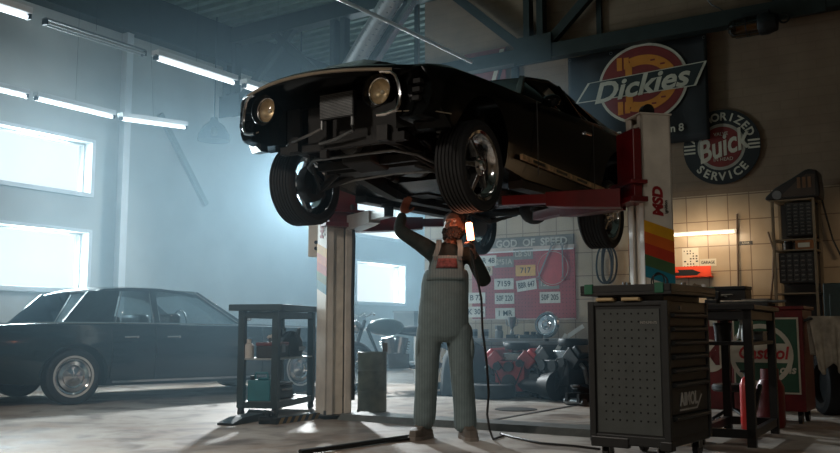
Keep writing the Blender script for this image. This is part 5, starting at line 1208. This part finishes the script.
# round service sign
bc0 = onwall(721.5, 147, WALL_B-.016); Rb = 38.5*bc0.y/F_PX
t = thing('round_sign', 'round dark service sign with red centre and white lettering beside the black banner', 'sign', bc0, -PHI)
MB().lathe([(0,0),(Rb,0),(Rb,.012),(0,.012)], (0,-.012,0), 'Y', 64).build('disc', mat('sign_navy', (20,23,24), .5, 0, .1), t, smooth=False)
MB().lathe([(0,0),(Rb*.62,0),(Rb*.62,.002),(0,.002)], (0,-.0145,0), 'Y', 56).build('white_disc', mat('sign_grey', (150,144,130), .55), t, smooth=False)
MB().lathe([(0,0),(Rb*.54,0),(Rb*.54,.002),(0,.002)], (0,-.0170,0), 'Y', 56).build('red_disc', mat('emblem_red', (112,28,20)), t, smooth=False)
def arc_text(s_, R_, a0, a1, size, flip=False):
    mb = MB()
    for i, ch in enumerate(s_):
        if ch == ' ': continue
        a = a0 + (a1-a0)*i/(len(s_)-1); me = text_mesh(ch, size, .0012, .004)
        ro = Matrix.Rotation(a - PI/2 + (PI if flip else 0), 3, 'Z')
        mb.add([FACE @ (ro @ v.co + Vector((R_*math.cos(a), R_*math.sin(a), .0135))) for v in me.vertices], [tuple(p_.vertices) for p_ in me.polygons]); bpy.data.meshes.remove(me)
    return mb
arc_text('AUTHORIZED', Rb*.80, math.radians(160), math.radians(24), Rb*.29).build('rim_lettering', cream, t, smooth=False)
arc_text('SERVICE', Rb*.80, math.radians(-135), math.radians(-45), Rb*.30, True).build('rim_lettering', cream, t, smooth=False)
for s_ in (-1,1):
    mb = MB()
    for k in range(3): mb.bb((s_*Rb*.68, -.0145, -Rb*.0+.045*(k-1)-.011), (s_*Rb*.98, -.0125, -Rb*.0+.045*(k-1)+.011))
    mb.build('side_bar', cream, t, smooth=False)
me = text_mesh('Buick', Rb*.72, .0015, .008, .34, width=1.0); R2 = Matrix.Rotation(.26, 3, 'Z'); wt = max(v.co.x for v in me.vertices)-min(v.co.x for v in me.vertices); k_ = Rb*1.40/wt
mb = MB().add([FACE @ (R2 @ Vector((v.co.x*k_, v.co.y*1.12, v.co.z+.020))) for v in me.vertices], [tuple(p_.vertices) for p_ in me.polygons]); mb.build('script_lettering', cream, t, smooth=False)
mb = MB(); add_text(mb, 'VALVE', Rb*.13, (0,-.0195,Rb*.34), FACE, depth=.001); add_text(mb, 'IN HEAD', Rb*.13, (.02,-.0195,-Rb*.34), FACE, depth=.001); mb.build('small_lettering', cream, t, smooth=False)
# floodlight on the beam
fl = onwall(752, 26, WALL_B-.30)
t = thing('floodlight', 'caged glass floodlight fixed under the beam above the round sign', 'floodlight', fl, -PHI)
MB().cyl((-.22,0,0),(.08,0,0),.105,.105,24).ball((-.22,0,0),(.05,.105,.105),20,12).build('glass_body', glassy('amber_glass', (.50,.42,.30), .06), t)
MB().cyl((-.18,0,0),(.06,0,0),.05,n=16).build('lamp_core', mat('core_brass', (150,110,60), .35, .6, .2), t)
MB().lathe([(0,-.0),(.12,0),(.13,.02),(.13,.10),(.10,.2),(0,.22)], (.08,0,0), 'X', 24).build('housing', dark_metal, t)
mb = MB()
for k in range(6):
    a = k*PI/3; mb.tube([(.09,.115*math.cos(a),.115*math.sin(a)),(-.2,.115*math.cos(a),.115*math.sin(a)),(-.275,.03*math.cos(a),.03*math.sin(a))],.006,6)
mb.ring((-.05,0,0),.117,.006,'X'); mb.build('cage', dark_metal, t)
MB().ring((.36,0,.03),.055,.012,'Y',20,8).build('ring_handle', dark_metal, t); MB().bb((-.1,-.04,.10),(.2,.27,.16)).build('bracket', dark_metal, t, smooth=False)
# red and white panel high behind the car
q0 = onwall(480, 67, WALL_B-.03); t = thing('wall_panel', 'dull red panel with a pale slanted stripe high on the wall behind the car roof', 'panel', q0, -PHI)
MB().bb((-.25,-.01,-.40),(.42,0,.22)).build('panel_face', mat('panel_red', (120,50,48), .6, 0, .15), t, smooth=False)
MB().prism([(.14,-.40),(.20,-.40),(.40,.20),(.33,.20)], .0105, .013, FACE).build('slanted_stripe', cream, t, smooth=False); MB().prism([(.22,-.40),(.27,-.40),(.42,.06),(.42,.20)], .0105, .0125, FACE).build('slanted_stripe', dark_metal, t, smooth=False)
tag(MB().tube([onwall(706, -2, WALL_B-.03), onwall(712, 5, WALL_B-.03), onwall(719, 8, WALL_B-.03), onwall(723, 11, WALL_B-.03)], .008, 6).build('loose_wire', black_plastic), 'loose black wire curling on the wall above the beam', 'wire')
# ================================================================== pegboard of plates, bench with engines
pbw = [onwall(472, 249, WALL_B-.03), onwall(574.5, 249, WALL_B-.03)]; ap0, ap1 = W2R(pbw[0])[0], W2R(pbw[1])[0]
zb_ = onwall(520, 320, WALL_B-.03).z; zt_ = onwall(520, 248.5, WALL_B-.03).z
t = thing('pegboard', 'large dull red pegboard on the wall under the car, covered in old number plates', 'pegboard', R2W(ap0, WALL_B-.014), -PHI)
MB().bb((0,-.022,zb_),(ap1-ap0,0,zt_)).build('board', mat('peg_red', (150,56,60), .7, 0, .1, 6), t, smooth=False)
mb = MB(); nx = int((ap1-ap0)/.05)
for i in range(nx):
    for j in range(int((zt_-zb_)/.05)):
        x, z = .03+i*.05, zb_+.03+j*.05; mb.add([(x-.006,-.0228,z-.006),(x+.006,-.0228,z-.006),(x+.006,-.0228,z+.006),(x-.006,-.0228,z+.006)], [(0,1,2,3)])
mb.build('peg_hole_pattern', mat('peg_dark', (70,26,28), .8), t, smooth=False, recalc=False)
MB().bb((0,-.026,zt_-.03),(ap1-ap0,.0,zt_+.02)).build('board_frame', mat('peg_frame', (176,160,150), .6), t, smooth=False); MB().bb((0,-.026,zb_),(ap1-ap0,.0,zb_+.02)).build('board_frame', mat('peg_frame', (176,160,150), .6), t, smooth=False)
sa0, sa1 = W2R(onwall(490, 243, WALL_B-.05))[0], W2R(onwall(573, 243, WALL_B-.05))[0]; zc_ = onwall(532, 242.5, WALL_B-.05).z
t = thing('motto_sign', 'weathered grey metal sign with embossed pale capitals above the red pegboard', 'sign', R2W((sa0+sa1)/2, WALL_B-.014, zc_), -PHI)
hs_ = wsize(532, 13)/2; wS = (sa1-sa0)/2
MB().bb((-wS,-.02,-hs_),(wS,0,hs_)).build('plate', mat('weathered_grey', (104,98,90), .6, .2, .25, 5), t, smooth=False, bevel=.006)
me = text_mesh('GOD  OF  SPEED', .14, .003, .004); wt = max(v.co.x for v in me.vertices)-min(v.co.x for v in me.vertices); k_ = wS*1.72/wt
MB().add([FACE @ Vector((v.co.x*k_, v.co.y*1.0, v.co.z+.023)) for v in me.vertices], [tuple(p_.vertices) for p_ in me.polygons]).build('embossed_lettering', mat('sign_pale', (170,166,156), .5), t, smooth=False)
MB().bb((-wS-.05,-.03,-hs_-.03),(wS,.0,-hs_-.01)).build('lower_ledge', frame_m, t, smooth=False)
colors = {'white': (190,190,182), 'yellow': (196,150,70), 'grey': (112,110,104), 'beige': (176,150,116)}
plates = [(504,262,'grey','2*51A','grey plate at the top of the pegboard beside the mechanic\'s elbow'), (523,254,'grey','LB 50','dark grey plate highest on the pegboard'), (525.5,270.5,'yellow','717','single yellow plate in the middle of the pegboard'),
 (504,284,'white','7159','white plate level with the mechanic\'s elbow, below the top grey plate'), (526.5,285,'white','BBR 647','tilted white plate under the yellow plate'), (549,283.5,'grey','13BDF','grey-white plate below the round red disc'),
 (550,297.5,'white','50F 205','lowest white plate in the column under the red disc'), (504.5,298.5,'white','50F 220','third white plate down above the spray gun'), (505,313.5,'white','1 MR','white plate partly behind the spray gun, bottom of its column'),
 (487,261,'white','LR 48','white plate beside the work lamp cable'), (483,270.5,'beige','A 119','beige plate beside the lamp cable'), (476,298,'white','B 77','pale plate low beside the mechanic\'s hip'), (476,312,'white','K 305','lowest pale plate beside the mechanic\'s leg')]
proto = None
for px, py, c_, s_, lab in plates:
    rot = -.12 if s_ == 'BBR 647' else 0
    t = thing('licence_plate', lab, 'number plate', onwall(px, py, WALL_B-.040), -PHI, 'old number plates on the pegboard'); t.rotation_euler = (0, rot, -PHI)
    MB().bb((-.15,-.003,-.075),(.15,0,.075)).build('plate_face', mat('plate_'+c_, colors[c_], .5, .1, .15, 9), t, smooth=False, bevel=.002)
    mb = MB(); me = text_mesh(s_, .105, .0008, .0015); wt = max(v.co.x for v in me.vertices)-min(v.co.x for v in me.vertices); k_ = min(1.0, .25/wt)
    mb.add([FACE @ Vector((v.co.x*k_, v.co.y, v.co.z+.0042)) for v in me.vertices], [tuple(p_.vertices) for p_ in me.polygons]); mb.build('number_lettering', dark_metal if c_ != 'grey' else mat('sign_pale', (170,166,156)), t, smooth=False)
t = wthing('red_disc_sign', 'round brighter red disc hung on the pegboard under the capitals', 'sign', 553, 268, .03); MB().lathe([(0,0),(.24,0),(.24,.006),(0,.006)], (0,-.006,0), 'Y', 40).build('disc', mat('disc_red', (168,44,46), .5), t, smooth=False); MB().ring((0,-.008,0),.22,.004,'Y',40,6).build('rim', mat('sign_pale', (170,166,156)), t)
for px, py, dx, lab in ((545,262,-.10,'long thin spanner hanging slanted in front of the red disc'), (562.5,262,0,'long thin spanner hanging straight at the right of the red disc')):
    t = wthing('hanging_spanner', lab, 'spanner', px, py, .055); MB().beam((-dx,0,.22),(dx,0,-.20),.018,.008,(0,1,0)).ring((-dx*1.05,0,.235),.022,.006,'Y',16,6).ring((dx*1.05,0,-.215),.02,.006,'Y',16,6).build('spanner_body', steel, t)
# drive belts hanging right of the pegboard
for k, (px, lab) in enumerate(((604, 'black drive belt loop hanging on the tiled wall, nearest the pegboard'), (608.5, 'black drive belt loop hanging next to the lift post'), (606, 'middle black drive belt, crossing the two others'))):
    c_ = wpt(px, 266, .07+.02*k); mb = MB(); pts = []
    for i in range(33):
        a = 2*PI*i/32; pts.append((.085*math.sin(a)*(1+.35*math.sin(a/2+k)), .008*math.sin(3*a), .24*math.cos(a)+.02))
    tt = thing('drive_belt', lab, 'belt', c_, -PHI, 'drive belts on the wall'); mb.tube(pts[:-1]+[pts[0]], .013, 8); mb.build('belt_loop', rubber, tt)
    MB().cyl((0,.068+.02*k,.25),(0,-.02,.25),.006,n=8).build('hook', steel, tt)
# low bench
a_l, a_r = W2R(onwall(462, 330, 10.75))[0], W2R(onwall(615, 330, 10.75))[0]
t = thing('low_bench', 'long low workbench under the red pegboard', 'workbench', R2W(a_l, 10.55), -PHI); L = a_r-a_l
MB().bb((0,0,.66),(L,.47,.71)).build('worktop', mat('bench_grey', (92,92,88), .6, 0, .2, 6), t, smooth=False, bevel=.004)
for x in (.05, L/2, L-.05):
    for y in (.06,.42): MB().bb((x-.03,y-.03,0),(x+.03,y+.03,.66)).build('leg', dark_metal, t, smooth=False)
MB().bb((.05,.05,.2),(L-.05,.42,.23)).build('shelf', dark_metal, t, smooth=False)
def lb(px, d=.2, z=.71): a = W2R(onwall(px, 330, 10.55+d))[0]; return R2W(a, 10.55+d, z)
t = thing('hubcap', 'chrome wheel cover leaning on the low bench below the plates', 'wheel cover', lb(547,.28)+Vector((0,0,.178)), -PHI); t.rotation_euler = (-.18,0,-PHI)
MB().lathe([(0,.05),(.03,.05),(.045,.03),(.06,.035),(.07,.02),(.12,.015),(.135,.03),(.16,.03),(.178,.0),(.17,-.005),(0,-.005)], (0,0,0), 'Y', 44, Matrix.Rotation(PI,3,'Z')).build('cover_disc', chrome, t); MB().ring((0,-.03,0),.148,.006,'Y',44,6).build('ring', dark_metal, t)
t = thing('spray_gun', 'pale paint spray gun standing on the low bench in front of the plates', 'spray gun', lb(499,.18), -PHI); MB().lathe([(0,0),(.05,0),(.055,.02),(.055,.10),(.03,.12),(0,.12)], n=18).build('cup', steel, t); MB().bb((-.02,-.08,.12),(.02,.06,.17)).beam((0,.03,.14),(0,.09,.04),.028,.03).build('gun_body', steel, t, bevel=.005)
t = thing('trophy', 'pale metal trophy figure on the low bench beside the spray gun', 'trophy', lb(512,.2), -PHI); MB().bb((-.06,-.06,0),(.06,.06,.05)).build('plinth', dark_metal, t); MB().lathe([(.02,.05),(.03,.06),(.015,.12),(.05,.20),(.06,.28),(.052,.28),(.03,.2),(0,.19)], n=20).build('cup', steel, t); mb = MB()
for s_ in (-1,1): mb.tube([(s_*.05,0,.26),(s_*.09,0,.25),(s_*.08,0,.18),(s_*.035,0,.16)],.007)
mb.build('handle', steel, t)
t = thing('carburettor', 'flat dark carburettor on the low bench between trophy and wheel cover', 'carburettor', lb(530,.16), -PHI); MB().bb((-.12,-.07,0),(.12,.07,.05)).cyl((-.05,0,.05),(-.05,0,.09),.035).cyl((.05,0,.05),(.05,0,.09),.035).bb((.1,-.04,.0),(.17,.04,.06)).build('carburettor_body', dark_metal, t, bevel=.006); MB().tube([(-.12,.02,.03),(-.19,.03,.05),(-.2,-.02,.03)],.008).build('fuel_line', steel, t)
for px, lab in ((474,'small dark tin on the low bench beside the mechanic'), (485,'second small tin on the low bench, by the lamp cable')):
    t = thing('tin_can', lab, 'tin', lb(px,.2), 0, 'tins on the low bench'); MB().lathe([(0,0),(.05,0),(.05,.11),(.053,.115),(.05,.12),(0,.115)], n=18).build('can_body', steel, t); MB().cyl((0,0,.03),(0,0,.09),.0508,n=18).build('label_band', dark_metal, t)
# engines
def engine(px, depth_b, rz, cover_m, label, s=1.0, blk=None, pulleys=True, fan=False, z=.0):
    a = W2R(onwall(px, 340, depth_b))[0]
    t = thing('engine', label, 'engine', R2W(a, depth_b, z), -PHI+rz); t.scale = (s,s,s)
    MB().bb((-.19,-.28,.16),(.19,.28,.42)).loft([[Vector((x,y,zz)) for x,y in ((-.15,-.26),(.15,-.26),(.15,.26),(-.15,.26))] for zz in (.06,.16)]).build('block', blk or chassis, t, bevel=.012)
    for s_ in (-1,1):
        M = Matrix.Rotation(s_*.75,3,'Y')
        MB().box(Vector((s_*.21,0,.44)), (.19,.54,.15), M).build('cylinder_head', blk or chassis, t, bevel=.01)
        cv = MB().box(Vector((s_*.275,0,.51)), (.14,.50,.08), M).build('valve_cover', cover_m, t, bevel=.025, segs=3)
        mb = MB()
        for k in range(4): mb.tube([Vector((s_*.27,-.2+.13*k,.40)), Vector((s_*.34,-.2+.13*k,.34)), Vector((s_*.33,-.15+.08*k,.2)), Vector((s_*.3,.1+.03*k,.12))], .022, 8)
        mb.build('exhaust_header', steel, t)
    MB().bb((-.11,-.2,.42),(.11,.2,.52)).cyl((0,0,.52),(0,0,.56),.07).build('intake', alloy, t, bevel=.01)
    MB().lathe([(.06,.56),(.15,.56),(.16,.58),(.16,.62),(.15,.64),(0,.645)], n=26).build('air_filter', dark_metal, t)
    for x, z_, r in ((0,.18,.085),(0,.36,.06),(.14,.40,.045),(-.15,.36,.05)):
        MB().lathe([(0,0),(r,0),(r,.012),(r*.82,.02),(r,.028),(r,.04),(r*.6,.04),(r*.5,.03),(0,.03)], (x,-.33,z_), 'Y', 24).build('pulley', dark_metal, t)
    MB().tube([(-.05,-.31,.30),(.07,-.31,.44),(.20,-.31,.42),(.1,-.31,.18),(.05,-.31,.09),(-.09,-.31,.14),(-.2,-.31,.36),(-.14,-.31,.42),(-.05,-.31,.30)],.008,6).build('fan_belt', rubber, t)
    MB().cyl((-.3,.15,.2),(-.3,-.12,.2),.055,n=16).build('starter', dark_metal, t)
    for s_ in (-1,1):
        for y in (-.2,.2): MB().beam((s_*.22,y,0),(s_*.14,y,.2),.035,.035).build('stand_leg', dark_metal, t, smooth=False)
    MB().bb((-.26,-.23,0),(.26,-.17,.035)).bb((-.26,.17,0),(.26,.23,.035)).build('stand_base', dark_metal, t, smooth=False)
    return t
engine(517, 10.15, .12, mat('valve_red', (196,40,40), .4, 0, .1), 'dark engine with two red valve covers on the floor under the pegboard', 1.0, mat('block_red', (140,38,38), .5, 0, .25, 8), z=0.02)
engine(573, 10.1, -.35, dark_metal, 'grey engine with pulleys and belt on the floor beside the tool chest', 1.12)
engine(545, 10.3, .9, dark_metal, 'dark greasy engine half hidden between the other two engines', .72)
def fthing(name, label, cat, px, b, z=0, rz=0.0): return thing(name, label, cat, R2W(W2R(onwall(px, 340, b))[0], b, z), -PHI+rz)
t = fthing('covered_machine', 'low machine under a dark canvas cover beside the mechanic\'s leg', 'machine', 466, 10.1)
random.seed(9); mb = MB(); rings = []
for z, r in ((0,1.08),(.12,1.04),(.3,1.0),(.48,.92),(.60,.7),(.66,.4),(.68,.08)): rings.append([(.30*r*math.cos(i*PI/14)*(1+.05*math.sin(5*i)), .36*r*math.sin(i*PI/14)*(1+.05*math.cos(4*i)), z+.02*math.sin(i*1.3)) for i in range(28)])
mb.loft(rings).build('canvas_cover', mat('canvas_dark', (40,46,46), .85, 0, .25, 7, bump=.3), t); MB().bb((-.25,-.3,0),(.25,.3,.05)).build('skid_base', dark_metal, t, smooth=False)
t = fthing('valve_cover', 'long pale grey rocker cover lying on the engines under the bench front', 'engine part', 531, 10.25, .60, .12); MB().bb((-.36,-.06,0),(.36,.06,.08)).build('cover', steel, t, bevel=.025, segs=3); MB().cyl((.2,0,.08),(.2,0,.11),.03).build('filler_cap', dark_metal, t)
t = fthing('gearbox', 'bare grey gearbox lying on the floor between the two big engines', 'gearbox', 541, 9.85, 0, 1.2); MB().cyl((0,-.25,.17),(0,-.05,.17),.17,.14,22).cyl((0,-.05,.17),(0,.35,.17),.11,.075,18).bb((-.06,-.02,.2),(.06,.16,.30)).build('casing', chassis, t); MB().cyl((0,.35,.17),(0,.43,.17),.03).build('shaft', steel, t)
for px, b, z, rz, rx_, lab in ((575, 10.15, .80, .2, -.55, 'bright aluminium strip propped slanted on the grey engine, upper one'), (561, 10.0, .66, .2, -1.0, 'bright aluminium strip propped steeply, lower one beside the grey engine')):
    t = tag(MB().bb((-.13,-.006,-.025),(.13,.006,.025)).build('metal_strip', mat('bright_alu', (205,205,200), .3, .4, .05)), lab, 'strip', 'metal strips by the grey engine'); t.location = R2W(W2R(onwall(px,340,b))[0], b, z); t.rotation_euler = (0, rx_, -PHI)
t = fthing('tyre', 'dark tyre lying flat on the floor before the red covered engine', 'tyre', 492, 9.75, .09); MB().lathe([(.17,-.08),(.22,-.09),(.27,-.075),(.28,-.04),(.28,.04),(.27,.075),(.22,.09),(.17,.08),(.17,-.08)], n=40).build('tyre_body', rubber, t); MB().lathe([(.0,-.02),(.16,-.04),(.172,-.06),(.172,.06),(.16,.03),(0,.02)], n=30).build('rim', steel, t)
t = fthing('floor_jack', 'low dark trolley jack on the floor by the tool chest', 'jack', 590, 9.55, 0, 1.2); MB().bb((-.3,-.11,.04),(.3,-.07,.13)).bb((-.3,.07,.04),(.3,.11,.13)).beam((.1,0,.1),(-.25,0,.2),.08,.05).build('frame', dark_metal, t, smooth=False)
for x in (-.25,.25): MB().cyl((x,-.14,.04),(x,.14,.04),.04).build('wheel', steel, t)
MB().lathe([(0,0),(.05,0),(.05,.02),(0,.02)], (-.25,0,.2), 'Z', 16).build('saddle', steel, t)
# ------------------------------------------------------------------ hazy corner behind the drum
t = thing('motorcycle', 'hazy old motorcycle parked beyond the drum, between lift post and mechanic', 'motorcycle', (-.33, 12.5, 0), .35)
for x in (-.62,.62):
    w_ = MB().lathe([(.25,-.04),(.29,-.05),(.325,-.03),(.335,0),(.325,.03),(.29,.05),(.25,.04),(.25,-.04)], (x,0,.335), 'Y', 36).build('tyre', rubber, t); mb = MB().ring((x,0,.335),.25,.014,'Y',36,6).cyl((x,-.06,.335),(x,.06,.335),.04)
    for k in range(14): a = k*2*PI/14; mb.cyl((x,.02*(-1)**k,.335),(x+.25*math.cos(a),0,.335+.25*math.sin(a)),.004,n=5)
    mb.build('spoke_rim', alloy, w_)
mb = MB().tube([(-.45,0,.95),(-.55,0,.65),(-.62,.0,.335)],.025).tube([(-.42,0,.85),(.1,0,.78),(.55,0,.72)],.025).tube([(-.42,0,.85),(-.2,0,.35),(.25,0,.32),(.62,0,.335)],.022); mb.build('frame', dark_metal, t)
MB().ball((-.15,0,.86),(.27,.13,.12),18,12).build('fuel_tank', mat('tank_green', (60,80,80), .3), t); MB().ball((.3,0,.82),(.28,.12,.06),18,10).build('seat', black_plastic, t)
mb = MB().bb((-.15,-.12,.3),(.15,.12,.5)).cyl((-.08,0,.5),(-.13,0,.72),.09,n=16).cyl((.05,0,.5),(.09,0,.72),.09,n=16)
for k in range(5): mb.cyl((-.085-.01*k,0,.53+.035*k),(-.087-.01*k,0,.54+.035*k),.115,n=16).cyl((.055+.008*k,0,.53+.035*k),(.057+.008*k,0,.54+.035*k),.115,n=16)
mb.build('motor', alloy, t); MB().tube([(-.42,-.34,1.02),(-.40,-.2,1.05),(-.44,0,1.0),(-.40,.2,1.05),(-.42,.34,1.02)],.013).build('handlebar', chrome, t); MB().ball((-.58,0,.86),(.08,.09,.09)).build('headlamp', alloy, t)
MB().tube([(.0,.14,.36),(.3,.16,.30),(.75,.17,.32)],.035).build('exhaust', chrome, t)
mb = MB().tube([(.62+.37*math.cos(a), 0, .335+.37*math.sin(a)) for a in [i*PI/12+.1 for i in range(10)]], .03, 8); mb.build('mudguard', dark_metal, t)
t = thing('work_table', 'hazy steel work table with pale edges beyond the motorcycle', 'table', (-.62, 14.6, 0), -PHI+.2)
MB().bb((-.75,-.3,.80),(.75,.3,.84)).build('tabletop', frame_m, t, smooth=False)
for x in (-.70,.70):
    for y in (-.26,.26): MB().bb((x-.025,y-.025,0),(x+.025,y+.025,.80)).build('leg', frame_m, t, smooth=False)
MB().bb((-.7,-.26,.3),(.7,.26,.32)).build('shelf', steel, t, smooth=False)
for k, (x, w_, h_, lab) in enumerate(((-.5,.3,.22,'grey storage crate on the hazy table, end by the lift post'), (.0,.25,.16,'low storage crate in the middle of the hazy table'), (.45,.35,.28,'tall storage crate on the hazy table, end by the mechanic'))):
    q_ = Vector((-.62,14.6,.84)) + Matrix.Rotation(-PHI+.2,3,'Z') @ Vector((x,0,0)); t = thing('storage_crate', lab, 'crate', q_, -PHI+.2, 'crates on the hazy table')
    MB().bb((-w_/2,-.15,0),(w_/2,.15,h_)).build('crate_body', mat('crate_grey', (86,92,92), .6), t, smooth=False, bevel=.01); MB().bb((-w_/2-.01,-.16,h_-.03),(w_/2+.01,.16,h_)).build('rim', steel, t, smooth=False)
# floor marks: steel slot strip, patch plates
for k, (p, q_, w_) in enumerate(((G(494,420), G(592,402.5), .05),)):
    o = MB().beam(p+Vector((0,0,.002)), q_+Vector((0,0,.002)), w_, .006).build('trim_6', mat('slot_dark', (40,36,32), .6, .3), None, smooth=False); tag(o, kind='structure')
o = MB().lathe([(0,0),(.22,0),(.22,.006),(0,.006)], G(516,409.5), 'Z', 20).build('trim_7', mat('slot_dark', (40,36,32)), None, smooth=False); tag(o, kind='structure')
# ================================================================== haze, sky, camera
hz = MB().bb((A0+.02, 4.3, .004), (-3.9, B1-.02, 3.9)).build('haze', None, None, smooth=False); hz.rotation_euler = (0,0,-PHI)
hm = bpy.data.materials.new('haze_air'); hm.use_nodes = True; nt = hm.node_tree; nt.nodes.remove(nt.nodes['Principled BSDF'])
vs_ = nt.nodes.new('ShaderNodeVolumeScatter'); vs_.inputs['Color'].default_value = (.52,.81,1.0,1); vs_.inputs['Density'].default_value = .042; vs_.inputs['Anisotropy'].default_value = .1
nt.links.new(vs_.outputs[0], nt.nodes['Material Output'].inputs['Volume']); hz.data.materials.clear(); hz.data.materials.append(hm); tag(hz, kind='stuff', label='pale blue haze of dusty air filling the hall', cat='haze')
pass
w = bpy.data.worlds.new('sky'); scene.world = w; w.use_nodes = True; nt = w.node_tree; bg = nt.nodes['Background']
bg.inputs['Color'].default_value = (.80,.90,1,1); bg.inputs['Strength'].default_value = 1.25
# fill panels added above the near part of the hall, out of frame
t = thing('fill_panel_light', 'unseen added fill light panel over the near bay', 'ceiling light', (.7, 1.3, 3.9), .2)
MB().bb((-.65,-.16,0),(.65,.16,.08)).build('housing', frame_m, t, smooth=False); MB().bb((-.62,-.13,-.006),(.62,.13,0)).build('diffuser', emis('panel_glow', (255,240,220), 3), t, smooth=False); MB().cyl((0,0,.08),(0,0,ZC-3.9),.02).build('drop_rod', dark_metal, t)
nl = bpy.data.lights.new('near_bay_fill', 'AREA'); nl.shape = 'RECTANGLE'; nl.size = 1.2; nl.size_y = .26; nl.energy = 85; nl.color = (1,.94,.85)
no = bpy.data.objects.new('near_bay_fill', nl); C.objects.link(no); no.location = (.7, 1.3, 3.88); no.rotation_euler = (math.radians(-4), 0, .2)
nl = bpy.data.lights.new('side_bay_fill', 'AREA'); nl.shape = 'RECTANGLE'; nl.size = 1.2; nl.size_y = .2; nl.energy = 210; nl.color = (1,.90,.80)  # second fill, added to brighten the left post and the shaded floor
pL2 = R2W(-5.0, 1.0, 3.75); t = thing('fill_panel_light', 'unseen added fill light panel over the side bay', 'ceiling light', pL2 + Vector((0,0,.02)), -PHI+PI/2)
MB().bb((-.65,-.16,0),(.65,.16,.08)).build('housing', frame_m, t, smooth=False); MB().bb((-.62,-.13,-.006),(.62,.13,0)).build('diffuser', emis('panel_glow', (255,240,220), 3), t, smooth=False); MB().cyl((0,0,.08),(0,0,ZC-3.77),.02).build('drop_rod', dark_metal, t)
no = bpy.data.objects.new('side_bay_fill', nl); C.objects.link(no); no.location = pL2 - Vector((0,0,.02)); no.rotation_euler = (math.radians(20), 0, -PHI+PI/2)
cam = bpy.data.cameras.new('camera'); co = bpy.data.objects.new('camera', cam); C.objects.link(co); cam.sensor_width = 36; cam.lens = F_PX/840*36
co.location = EYE; co.rotation_euler = (PI/2 + TH, 0, 0); cam.clip_end = 200; cam.clip_start = .05; scene.camera = co
scene.view_settings.view_transform = 'Standard'; scene.view_settings.look = 'None'; scene.view_settings.exposure = 0; scene.view_settings.gamma = 1; scene.view_settings.use_curve_mapping = False
